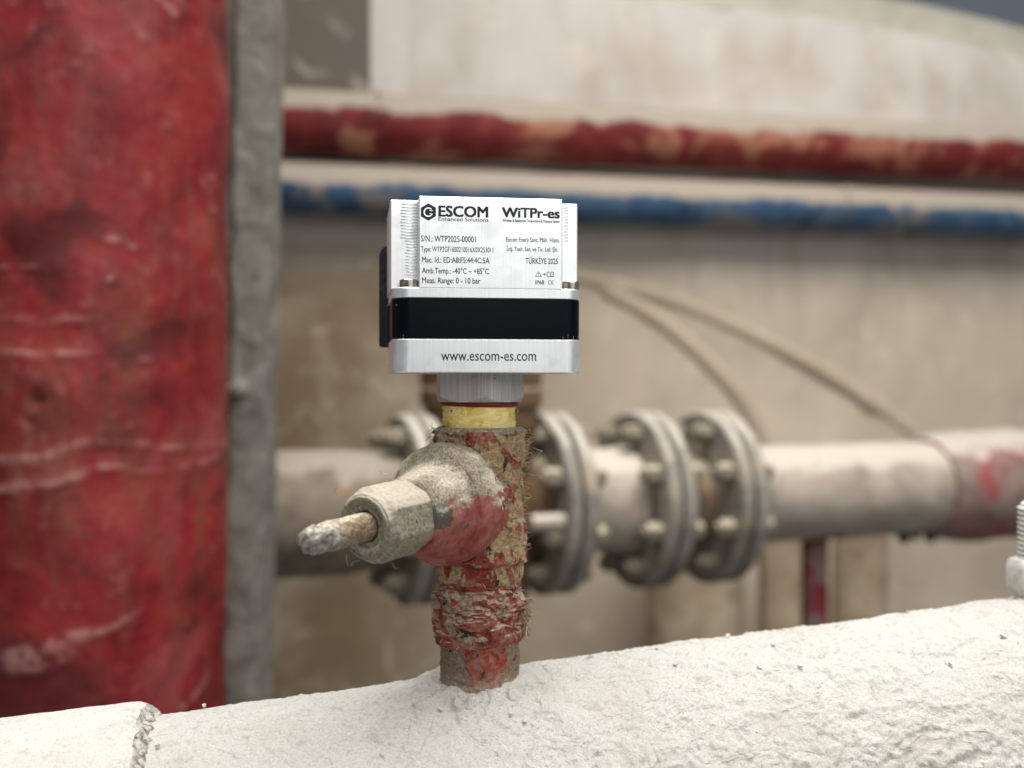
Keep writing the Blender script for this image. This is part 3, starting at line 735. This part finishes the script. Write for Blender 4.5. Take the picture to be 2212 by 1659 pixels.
# ================================================================== RISER with hemp wraps
k1 = 320.0 / F
zz = lambda py: (829.5 - py) * k1
rz0 = ZTOP - 4
rs = empty('riser_pipe', (AX.x, AX.y, rz0), 0, 'short peeling red pipe stub rising from the white pipe', 'pipe')
def skin(parent, name, mat, z0, z1, base, rfun, nz=110, nt=170, cap0=False, cap1=False, xo=0.0):
    S = np.linspace(z0, z1, nz); T = np.linspace(0, 2 * math.pi, nt, endpoint=False); SS, TT = np.meshgrid(S, T, indexing='ij')
    mb = MB(); mb.polar(SS - base, TT, rfun(SS, TT), (xo, 0, 0), (0, 0, 1), (1, 0, 0), True, cap0, cap1); return mb.build(name, mat, parent, None)
def N(SS, TT, f, o, s, r=12.0): return fbm(SS / f, np.cos(TT) * r / f, np.sin(TT) * r / f, o, s)
zb = rz0; zA = zz(1372); zB = zz(1262); zC = zz(1212)
skin(rs, 'stub', M_NIP, zb, zA + 3, rz0, lambda S, T: 11.4 + 0.12 * N(S, T, 6, 4, 3) + 0.25 * sstep(0.0, 0.08, N(S, T, 9, 4, 7)) - 0.2 * sstep(0.35, 0.45, N(S, T, 4, 3, 17)))
def wrapf(S, T):
    q = (S - zA) / (zB - zA)
    e = 10.9 + 0.9 * np.sin(np.clip(q, 0, 1) * math.pi) ** 0.5
    strand = 1.1 * np.abs(np.sin(S / 3.6 + 0.9 * np.sin(T + 0.5) + 1.9 * N(S, T, 11, 3, 5)))
    lump = 1.15 * N(S, T, 7.5, 4, 9) + 0.6 * N(S, T, 1.8, 3, 19) + 0.6 * sstep(0.0, 0.1, N(S * 1.8, T, 8, 3, 25)) + 0.9 * np.maximum(0, np.cos(T - 3.5)) * np.sin(np.clip(q, 0, 1) * math.pi)
    return e + strand + lump * sstep(0, 0.12, q)
skin(rs, 'hemp_wrap', M_WRAP, zA - 0.5, zB + 1.5, rz0, wrapf, 150, 240)
skin(rs, 'hemp_wrap', M_WRAP, zA - 2.2, zA + 2.4, rz0, lambda S, T: 11.0 + (1.5 + 0.7 * N(S, T, 4, 4, 29)) * np.maximum(0, 1 - ((S - zA - 0.8 * np.sin(T * 1.5)) / 2.2) ** 2) ** 0.5, 40, 200)
skin(rs, 'nipple', M_WRAP, zB - 1, zC + 1, rz0, lambda S, T: 11.6 + 0.5 * N(S, T, 5, 4, 39) + 0.5 * np.abs(np.sin(S / 1.1 + N(S, T, 9, 3, 4))))

# ================================================================== STOP VALVE
vz0 = zz(1212)
va = empty('stop_valve', (AX.x, AX.y, vz0), 0, 'small old stop valve with peeling red paint and dusty bonnet below the sensor', 'valve')
zt1 = zz(926)
def bodyf(S, T):
    low = sstep(zz(1122), zz(1128), S) * 0 + (S < zz(1121)); upc = (S > zz(1003))
    r = 12.4 + 0 * S
    hx1 = hexr(T, 12.6, 14.1, 0.42)
    m_lo = sstep(zz(1112), zz(1124), S) ; m_up = sstep(zz(1012), zz(998), S)
    r = r * (1 - m_lo) * (1 - m_up) + hx1 * np.clip(m_lo + m_up, 0, 1)
    r = r - 1.3 * sstep(zz(1206), zz(1213), S) - 0.7 * sstep(zz(929), zz(924.5), S)
    paste = 0.55 * sstep(-0.02, 0.1, N(S, T, 11, 5, 61, 13)) + 0.35 * N(S, T, 4, 4, 62, 13) + 0.18 * N(S, T, 1.3, 3, 63, 13)
    return r + paste
skin(va, 'body', M_BODY, vz0 - 0.3, zt1, vz0, bodyf, 190, 260, True, True)
# dusty seal band between collar and nipple, and frayed top rim
skin(va, 'seal_band', M_BODY, zz(1252), zz(1208), vz0, lambda S, T: 11.7 + 0.9 * np.maximum(0, 1 - ((S - zz(1230)) / 3.2) ** 2) ** 0.5 + 0.35 * N(S, T, 3, 4, 81), 40, 200)
def rimf(S, T):
    q = (S - zz(936)) / (zz(921) - zz(936)); return 10.2 + 3.4 * np.sqrt(np.maximum(0, 1 - q ** 2.2 * 0.95)) * (1 + 0.09 * N(S, T, 2.5, 3, 84)) + 0.4 * N(S, T, 1.2, 3, 86)
skin(va, 'packing', fitting('grey_packing', tan=0.95, dust=0.62, darkp=0.4, seed=71, bumpy=1.4, tancol=(150, 134, 116)), zz(938), zz(921.5), vz0, rimf, 34, 240)

# bonnet axis
b0 = Vector((AX.x, AX.y, -(1076 - 829.5) * k1)); tipd = 262.0; btip = Vector(((655 - 1106) * tipd / F, tipd, (829.5 - 1172) * tipd / F))
BA = (btip - b0); BL = BA.length; BA.normalize()
bo = Vector((0, 0, b0.z - vz0))
def axpart(name, mat, prof, n, rf, parent=va, sharp=None, cap0=True, cap1=True, step=0.4):
    prof = np.array(prof, float); out = [prof[0]]
    for p, q in zip(prof[:-1], prof[1:]):
        k = max(1, int(math.ceil(np.hypot(*(q - p)) / step)))
        for t in range(1, k + 1): out.append(p + (q - p) * t / k)
    prof = np.array(out)
    T = np.linspace(0, 2 * math.pi, n, endpoint=False)
    S, TT = np.meshgrid(prof[:, 0], T, indexing='ij'); RR = np.repeat(prof[:, 1:2], n, 1)
    RR = rf(S, TT, RR)
    mb = MB(); mb.polar(S, TT, RR, (0, 0, 0), (0, 0, 1), (1, 0, 0), True, cap0, cap1)
    o = mb.build(name, mat, parent, sharp, loc=bo)
    q = Vector((0, 0, 1)).rotation_difference(BA); o.rotation_mode = 'QUATERNION'; o.rotation_quaternion = q
    return o
def spline(pts, n=80):
    pts = np.array(pts, float); x = np.arange(len(pts)); t = np.linspace(0, len(pts) - 1, n); out = []
    for v in t:
        i = min(int(v), len(pts) - 2); f_ = v - i
        p0 = pts[max(i - 1, 0)]; p1 = pts[i]; p2 = pts[i + 1]; p3 = pts[min(i + 2, len(pts) - 1)]
        out.append(0.5 * (2 * p1 + (p2 - p0) * f_ + (2 * p0 - 5 * p1 + 4 * p2 - p3) * f_ ** 2 + (3 * p1 - p0 - 3 * p2 + p3) * f_ ** 3))
    return np.array(out)
bprof = spline([(-4, 10), (1, 12.2), (5, 13.6), (8, 14.8), (10.5, 16.1), (12.8, 16.9), (16, 17.2), (19.0, 16.9), (20.3, 16.2), (20.9, 15.2), (22.0, 14.0), (25, 12.8), (29, 11.5), (33, 10.5)], 110)
bon = axpart('bonnet', M_BON, bprof, 240, lambda S, T, RR: RR * (1 + 0.05 * np.sin(T) * sstep(8, 12, S) * sstep(22, 19, S)) + 0.16 * fbm(S / 5, np.cos(T) * 3, np.sin(T) * 3, 4, 91) + 0.4 * fbm(S / 14, np.cos(T) * 1.2, np.sin(T) * 1.2, 2, 95) + sstep(15, 9, S) * 0.9 * fbm(S / 5, np.cos(T) * 3.5, np.sin(T) * 3.5, 4, 96))
_q = Vector((0, 0, 1)).rotation_difference(BA); best = None
for v_ in bon.data.vertices:
    w_ = _q @ (v_.co * 1000) + Vector((AX.x, AX.y, vz0)) + bo
    e_x = 1106 + w_.x / w_.y * F - 952; e_y = 829.5 - w_.z / w_.y * F - 1116
    k_ = math.hypot(e_x, e_y) + w_.y * 0.6
    if best is None or k_ < best[0]: best = (k_, v_.co * 1000)
CHIP.inputs[1].default_value = (best[1].x * 1.5, best[1].y, best[1].z)
def glf(S, T, RR):
    hx = np.minimum(hexr(T, 9.35, 10.05, 1.02), 10.05 - 1.3 * sstep(s_face - 3.2, s_face - 0.9, S))
    return RR * hx / 9.9 + 0.1 * fbm(S / 3, np.cos(T) * 3, np.sin(T) * 3, 4, 99)
s_face = 49.5
gl = axpart('gland_nut', M_GLAND, [(28, 9.6), (31, 9.9), (s_face - 1.0, 9.9), (s_face - 0.4, 9.7), (s_face - 0.2, 9.2)], 200, glf, cap1=False)
axpart('face_ring', M_GLAND, [(s_face - 0.9, 8.5), (s_face - 0.2, 8.1), (s_face + 0.1, 7.8), (s_face + 0.2, 7.2), (s_face - 0.1, 6.2), (s_face - 0.6, 5.6), (s_face - 0.5, 4.6), (s_face - 1.0, 4.1), (s_face - 3.5, 3.9)], 160,
    lambda S, T, RR: RR + 0.12 * fbm(S / 2, np.cos(T) * 4, np.sin(T) * 4, 4, 101) , parent=va, cap0=False, cap1=True, step=0.25)
def stf(S, T, RR):
    q = sstep(58, 66, S)
    flat = 1 - 0.10 * np.maximum(0, np.cos(2 * (T - 0.6))) * sstep(s_face + 5, s_face + 9, S)
    return RR * flat + q * (0.55 * fbm(S / 2.6, np.cos(T) * 1.7, np.sin(T) * 1.7, 4, 103)) - 1.5 * np.exp(-(((S - 64.5) / 1.3) ** 2 + ((T - 2.2) / 0.25) ** 2)) - 1.6 * np.exp(-(((S - 69.3) / 1.6) ** 2 + ((T - 3.3) / 0.3) ** 2)) + 0.07 * fbm(S / 2, np.cos(T) * 2, np.sin(T) * 2, 3, 104)
axpart('stem', M_STEM, [(s_face - 4, 3.7), (s_face + 4, 3.75), (60, 3.8), (66, 3.75), (BL - 1.4, 3.3), (BL - 0.4, 2.4), (BL, 1.2)], 120, stf)

# loose hemp fibres on valve and riser
def fibres(parent, base_z, n, zlo, zhi, rad, thr, lng, side=None, curl=0.5, rr=(0.06, 0.125)):
    mb = MB()
    for k in range(n):
        t = random.uniform(*thr) if side is None else random.choice(side) + random.gauss(0, 0.35)
        z_ = random.uniform(zlo, zhi); r_ = rad(z_) if callable(rad) else rad
        p = Vector((math.cos(t) * r_, math.sin(t) * r_, z_ - base_z))
        d = Vector((math.cos(t), math.sin(t), random.uniform(-0.7, 0.5))) + Vector((random.gauss(0, .5), random.gauss(0, .5), random.gauss(0, .5)))
        d.normalize(); L = random.uniform(*lng); st = L / 7; ps = [p - d * 0.4]
        wv = Vector((random.gauss(0, 1), random.gauss(0, 1), random.gauss(0, 1)))
        for j in range(7):
            ps.append(ps[-1] + d * st); d = (d + wv * 0.22 * curl + Vector((random.gauss(0, .3), random.gauss(0, .3), random.gauss(0, .3) - 0.05)) * curl).normalized()
        r0 = random.uniform(*rr); mb.tube(ps, [r0] * 5 + [r0 * .8, r0 * .6, r0 * .4], 3)
    return mb
full = (math.pi * 0.95, math.pi * 2.05)
mb = fibres(va, vz0, 95, zz(1000), zz(922), 13.6, full, (1.5, 4.5), curl=0.9)
m2 = fibres(va, vz0, 70, zz(1208), zz(1000), 13.2, (math.pi * 1.6, math.pi * 2.1), (1.0, 3.2), curl=0.7)
m3 = fibres(va, vz0, 46, zz(1190), zz(930), 13.8, (math.pi * 1.85, math.pi * 2.12), (2.0, 5.0), curl=0.8)
for q in (m2, m3): mb.add(np.vstack(q.v), q.f)
def strand(mb, pix, d, r=0.11):
    ps = smooth_path([Vector(pt(x, y, d)) - Vector((AX.x, AX.y, vz0)) for x, y in pix], 6); mb.tube(ps, r, 4)
strand(mb, [(1132, 958), (1150, 966), (1162, 972), (1171, 974), (1163, 979), (1168, 984), (1171, 993)], 318, 0.10)
strand(mb, [(930, 985), (944, 977), (957, 958), (966, 948), (983, 950), (994, 962)], 305.2, 0.10)
strand(mb, [(1113, 877), (1119, 888), (1110, 906), (1117, 922), (1122, 934)], 312, 0.08)
strand(mb, [(820, 1016), (829, 1023), (840, 1024)], 300, 0.09)
strand(mb, [(748, 1198), (749, 1212), (752, 1222)], 275, 0.08); strand(mb, [(758, 1222), (764, 1214), (776, 1211)], 275, 0.08); strand(mb, [(846, 1214), (854, 1228), (862, 1226)], 290, 0.07)
strand(mb, [(725, 1066), (722, 1058), (731, 1052)], 282, 0.07); strand(mb, [(868, 966), (866, 958), (872, 960)], 300, 0.07)
mb.build('loose_fibres', M_FIB, va, None, kind='stuff')
mb = fibres(rs, rz0, 50, zA - 1, zB + 2, 12.9, full, (1.0, 3.6), curl=0.9)
m2 = fibres(rs, rz0, 70, zz(1345), zz(1290), 13.2, (math.pi * 1.88, math.pi * 2.06), (1.5, 5.0), curl=0.8, rr=(0.07, 0.14)); mb.add(np.vstack(m2.v), m2.f)
for k in range(26):
    x0 = 1122 + random.uniform(-4, 8); y0 = 1300 + random.uniform(0, 36)
    ps = [pt(x0, y0, 318)]; 
    for j in range(6): ps.append(ps[-1] + Vector((random.gauss(0.25, .5), random.gauss(0, .3), random.gauss(-1.0, .5))))
    mb.tube([p - Vector((AX.x, AX.y, rz0)) for p in ps], [0.12] * 5 + [0.09, 0.05], 3)
ps = smooth_path([pt(x, y, 317) for x, y in ((1128, 1330), (1138, 1345), (1136, 1362), (1139, 1388))], 5); mb.tube([p - Vector((AX.x, AX.y, rz0)) for p in ps], 0.22, 4)
ps = smooth_path([pt(x, y, 317) for x, y in ((1136, 1350), (1144, 1344), (1152, 1341))], 4); mb.tube([p - Vector((AX.x, AX.y, rz0)) for p in ps], 0.24, 4)
mb.build('loose_fibres', M_FIB, rs, None, kind='stuff')

# ================================================================== SENSOR
TH = R(8.0)
zs0 = (829.5 - 806) * 0.1252
se = empty('pressure_sensor', (AX.x, AX.y, zz(928)), TH, 'silver and black wireless pressure sensor with engraved label on top of the valve', 'sensor')
ZB = zz(928)
YF = -20.0
ux = Vector((math.cos(TH), math.sin(TH), 0)); uy = Vector((-math.sin(TH), math.cos(TH), 0))
O = Vector((AX.x, AX.y, ZB))
def front(px, py, y=YF):          # sensor-local x,z of a picture point on its front plane
    d = Vector(((px - 1106) / F, 1, (829.5 - py) / F)); k = (O + uy * y).dot(uy) / d.dot(uy); p = d * k - O
    return p.dot(ux), p.z
xl = front(847, 700)[0]; xr = front(1258, 700)[0]; XC = (xl + xr) / 2; W = xr - xl; DP = 40.0
zbot = front(1052, 805)[1]; z1 = front(1052, 732)[1]; z2 = front(1052, 645)[1]; z3 = front(1052, 622)[1]; ztop = front(906, 423)[1]
def rblock(name, mat, z0, z1_, w, d, r, bv, parent=se, cx=XC, cy=0.0):
    mb = MB(); mb.prism([rrect(w - 2 * bv, d - 2 * bv, r - bv, z0, 9, cx, cy), rrect(w, d, r, z0 + bv, 9, cx, cy), rrect(w, d, r, z1_ - bv, 9, cx, cy), rrect(w - 2 * bv, d - 2 * bv, r - bv, z1_, 9, cx, cy)])
    return mb.build(name, mat, parent, 30)
base = rblock('base', M_ALU2, zbot, z1 - 0.03, W, DP, 4.6, 0.25)
band = rblock('band', M_BLACK, z1, z2, W - 0.1, DP - 0.1, 4.6, 0.12)
lid = rblock('lid', M_ALU, z2 + 0.03, z3, W, DP, 4.6, 0.25)
pl = front(905, 500)[0]; prr = front(1215, 500)[0]
mb = MB(); mb.box(pl, prr, YF - 0.02, -YF - 8, z3 - 0.2, ztop, 0.22); plate = mb.build('label_block', M_ALU, se, 30)
wl_ = front(843, 500, YF + 7)[0]; wr_ = front(1248, 500, YF + 7)[0]
mb = MB(); mb.box(wl_, wr_, YF + 7, -YF - 0.5, z3 - 0.2, ztop - 0.05, 0.3); wing = mb.build('wing_block', M_ALU, se, 30)
# machined ridges on the wings next to the label block
mb = MB()
for k in range(24):
    zr = ztop - 1.2 - k * 0.85; big = k < 12
    x0 = pl - (4.6 if big else 3.3); mb.box(x0 + random.uniform(-.2, .2), pl + 0.2, YF + 6.93 if big else YF + 6.96, YF + 7.2, zr - 0.12, zr + 0.12)
    if k < 12: mb.box(prr - 0.2, prr + 2.9, YF + 6.95, YF + 7.2, zr - 0.12, zr + 0.12)
mb.build('milled_ridges', M_ALU, wing, None, kind='stuff')
# screws
scr = None
for px, py in ((883, 612), (1232, 617)):
    x, z = front(px, py, YF + 3.9)
    if scr is None:
        mb = MB(); mb.lathe([(0, 2.3), (0.15, 2.55), (2.1, 2.55), (2.35, 2.3), (2.35, 1.3), (1.2, 1.2)], 40, (0, 0, 0), (0, 0, 1)); scr = mb.build('screw', M_SCREW, se, 35); scr.location = Vector((x, YF + 3.9, z3)) * 0.001
    else:
        copy_obj(scr, se, Matrix.Translation(Vector((x, YF + 3.9, z3)) * 0.001))
# black clip behind the left flank
xa = front(819, 600, 21)[0]; za = front(819, 530, 21)[1]; zb_ = front(819, 750, 21)[1]
out = []
for (cxx, czz, a0, r_) in ((xa + 3.5, za - 3.5, 90, 3.5), (xa + 1.0, zb_ + 1.0, 180, 1.0)):
    for k in range(7): t = R(a0 + 90 * k / 6); out.append((cxx + r_ * math.cos(t), czz + r_ * math.sin(t)))
out += [(0, zb_), (0, za)]
mb = MB(); mb.prism([np.array([(x, 20.2, z) for x, z in out]), np.array([(x, 23.2, z) for x, z in out])]); clip = mb.build('clip', M_CLIP, se, 40)
xb_, zq = front(834, 660, 14); mb = MB(); mb.box(xb_, xl + 1.5, 10, 20.3, zb_ + 0.4, zq, 0.3); mb.build('clip_foot', M_CLIP, clip)
# nut, gasket, tape
mb = MB(); T = np.linspace(0, 2 * math.pi, 120, endpoint=False)
zn0 = zz(868) - ZB; zn1 = zbot
pr = [(zn0, 0), (zn0 + 0.05, 0), (zn0 + 0.5, 0), (zn0 + 0.95, 0), (zn0 + 1.4, 0), (zn0 + 1.9, 0), (zn1 + 0.3, 0)]
SS, TT = np.meshgrid([q[0] for q in pr], T, indexing='ij')
capv = np.array([11.5, 11.9, 12.4, 12.9, 13.4, 13.84, 13.84])[:, None]
RRn = np.minimum(hexr(TT, 12.0, 13.84, 0.0), capv)
mb.polar(SS, TT, RRn, (0, 0, 0), (0, 0, 1), (0, -1, 0), True, True, True); mb.build('hex_nut', M_NUT, se, 16)
mb = MB(); zg = zz(872) - ZB
mb.lathe([(zg - 0.7, 9), (zg - 0.7, 10.8), (zg - 0.3, 11.3), (zg + 0.4, 11.2), (zg + 0.7, 10.6), (zg + 0.7, 9)], 60, (0, 0, 0), (0.02, 0, 1)); mb.build('gasket', M_GASKET, se, 60)
S = np.linspace(-1.0, zz(875) - ZB, 60); T = np.linspace(0, 2 * math.pi, 200, endpoint=False); SS, TT = np.meshgrid(S, T, indexing='ij')
tpf = 10.35 + 0.22 * N(SS, TT, 5, 4, 111, 10) + 0.3 * sstep(0.1, 0.2, np.sin(SS * 1.1 + 0.5 * np.sin(TT * 1.0) + 0.9 * N(SS, TT, 9, 3, 112, 10))) * sstep(-0.3, 0.4, np.sin(TT * 2 + 1)) + 0.4 * sstep(1.0, -0.6, SS) - 0.3 * sstep(S[-1] - 0.6, S[-1], SS)
mb = MB(); mb.polar(SS, TT, tpf, (0, 0, 0), (0, 0, 1), None, True); mb.build('thread_tape', M_TAPE, se, None)

mb = MB()
for px, ln in ((1226, 11), (1248, 9), (1238, 6), (1217, 5), (870, 5)):
    x, z = front(px, 732, YF); ps = [Vector((x, YF - 0.05, z))]; d_ = Vector((random.uniform(-.2, .4), -0.25, 1))
    for j in range(5): ps.append(ps[-1] + d_.normalized() * ln * 0.0255); d_ += Vector((random.gauss(0, .5), random.gauss(0, .2), random.gauss(0, .3)))
    mb.tube(ps, 0.06, 3)
mb.build('loose_fibres', M_FIB, band, None, kind='stuff')
# ---- engraved writing
def text_mesh(body, bold):
    cu = bpy.data.curves.new('t', 'FONT'); cu.body = body; cu.size = 1.0; cu.resolution_u = 3
    o = bpy.data.objects.new('t', cu); COL.objects.link(o)
    dg = bpy.context.evaluated_depsgraph_get(); dg.update()
    me = bpy.data.meshes.new_from_object(o.evaluated_get(dg))
    V = np.array([v.co[:] for v in me.vertices]).reshape(-1, 3); Fc = [tuple(p.vertices) for p in me.polygons]
    bpy.data.objects.remove(o); bpy.data.curves.remove(cu); bpy.data.meshes.remove(me)
    if bold > 0:                  # heavier strokes: shifted layers, each a hair above the last
        n = len(V); VV = []; FF = []
        for k, (dx, dz) in enumerate(((-1, -.6), (1, -.6), (-1, .6), (1, .6), (0, 0))):
            VV.append(V + np.array([dx * bold, dz * bold, k])); FF += [tuple(i + n * k for i in f) for f in Fc]
        V = np.vstack(VV); Fc = FF
    return V, Fc
HC = np.ptp(text_mesh('H', 0)[0][:, 1]); HX = np.ptp(text_mesh('x', 0)[0][:, 1])
def zoomA(x, y): return ((1480 + x / 2.404) / 1.8517, (740 + y / 2.404) / 1.8517)
def zoomB(x, y): return ((1480 + x / 2.404) / 1.8517, (1100 + y / 2.404) / 1.8517)
def line_text(body, x0, x1, yb, yc, parent, bold=0.0, zf=zoomA, xh=False, ydep=YF - 0.02):
    V, Fc = text_mesh(body, bold)
    ax, az = front(*zf(x0, yb), ydep); bx, bz = front(*zf(x1, yb), ydep); _, cz = front(*zf(x0, yc), ydep)
    sx = (bx - ax) / np.ptp(V[:, 0]); sz = (cz - az) / (HX if xh else HC)
    X = ax + (V[:, 0] - V[:, 0].min()) * sx; Z = az + V[:, 1] * sz
    mb = MB(); mb.add(np.stack([X, ydep - 0.03 - V[:, 2] * 0.004, Z], -1), Fc)
    mb.build('lettering', M_ENGR, parent, None)
LT = [('ESCOM', 657, 1137, 300, 201, 0.035), ('Enhanced Solutions', 658, 1138, 344, 308, 0.012), ('WiTPr-es', 1268, 1825, 308, 217, 0.035),
      ('Wireless & Batteryless Temperature & Pressure Sensor', 1275, 1826, 353, 326, 0.025),
      ('S/N.: WTP2025-00001', 490, 1017, 542, 485, 0.012), ('Type: WTP2GF16S0210016X0X253011', 490, 1185, 638, 590, 0.012),
      ('Mac. Id.: ED:A8:F5:44:4C:5A', 500, 1150, 744, 690, 0.012), ('Amb.Temp.: -40°C ~ +85°C', 500, 1142, 848, 795, 0.012),
      ('Meas. Range: 0 - 10 bar', 500, 1062, 942, 888, 0.012), ('Escom Enerji Sant. Müh. Hizm.', 1308, 1822, 543, 502, 0.012),
      ('İnş. Taah. San. ve Tic. Ltd. Şti.', 1312, 1808, 632, 593, 0.012), ('TÜRKİYE 2025', 1494, 1808, 756, 703, 0.012), ('IP68', 1590, 1675, 955, 917, 0.012)]
for body, x0, x1, yb, yc, bo_ in LT: line_text(body, x0, x1, yb, yc, plate, bo_)
line_text('www.escom-es.com', 683, 1597, 823, 757, base, 0.004, zoomB, True, YF)
# emblem, warning triangle, arrow, manual and conformity marks
def mark(name, polys, parent=plate, mat=M_ENGR, dy=0.03):
    mb = MB()
    for poly in polys:
        pts_ = [front(*zoomA(x, y), YF - 0.02) for x, y in poly]
        mb.add([(x, YF - 0.02 - dy, z) for x, z in pts_], [tuple(range(len(pts_)))])
    return mb.build(name, mat, parent, None)
def strokes(segs, w):
    out = []
    for (x0, y0, x1, y1) in segs:
        L = math.hypot(x1 - x0, y1 - y0); nx, ny = -(y1 - y0) / L * w / 2, (x1 - x0) / L * w / 2
        out.append([(x0 + nx, y0 + ny), (x1 + nx, y1 + ny), (x1 - nx, y1 - ny), (x0 - nx, y0 - ny)])
    return out
def arc(cx, cy, r, a0, a1, w, n=16):
    out = []
    for k in range(n):
        t0, t1 = R(a0 + (a1 - a0) * k / n), R(a0 + (a1 - a0) * (k + 1) / n)
        out.append([(cx + (r + w / 2) * math.cos(t0), cy + (r + w / 2) * math.sin(t0)), (cx + (r + w / 2) * math.cos(t1), cy + (r + w / 2) * math.sin(t1)),
                    (cx + (r - w / 2) * math.cos(t1), cy + (r - w / 2) * math.sin(t1)), (cx + (r - w / 2) * math.cos(t0), cy + (r - w / 2) * math.sin(t0))])
    return out
em = mark('emblem', [[(561 + 83 * math.sin(R(60 * k)), 260 - 83 * math.cos(R(60 * k))) for k in range(6)]])
mark('emblem_ring', arc(561, 261, 40, 28, 318, 13, 30) + strokes([(572, 246, 603, 246), (572, 276, 600, 276)], 7), em, M_ALU, 0.06)
mark('warning_symbol', strokes([(1590, 880, 1620, 832), (1620, 832, 1650, 880), (1650, 880, 1590, 880), (1620, 848, 1620, 866), (1620, 871, 1620, 876)], 5))
mark('arrow_symbol', strokes([(1657, 858, 1686, 858), (1676, 848, 1688, 859), (1676, 868, 1688, 857)], 6))
mark('manual_symbol', strokes([(1702, 838, 1702, 880), (1702, 880, 1766, 880), (1766, 880, 1766, 838), (1702, 838, 1730, 838), (1738, 838, 1766, 838), (1734, 842, 1734, 882), (1750, 848, 1750, 872)], 6))
mark('conformity_mark', arc(1732, 937, 18, 60, 300, 5) + arc(1763, 937, 18, 80, 280, 5) + strokes([(1746, 937, 1760, 937)], 5))
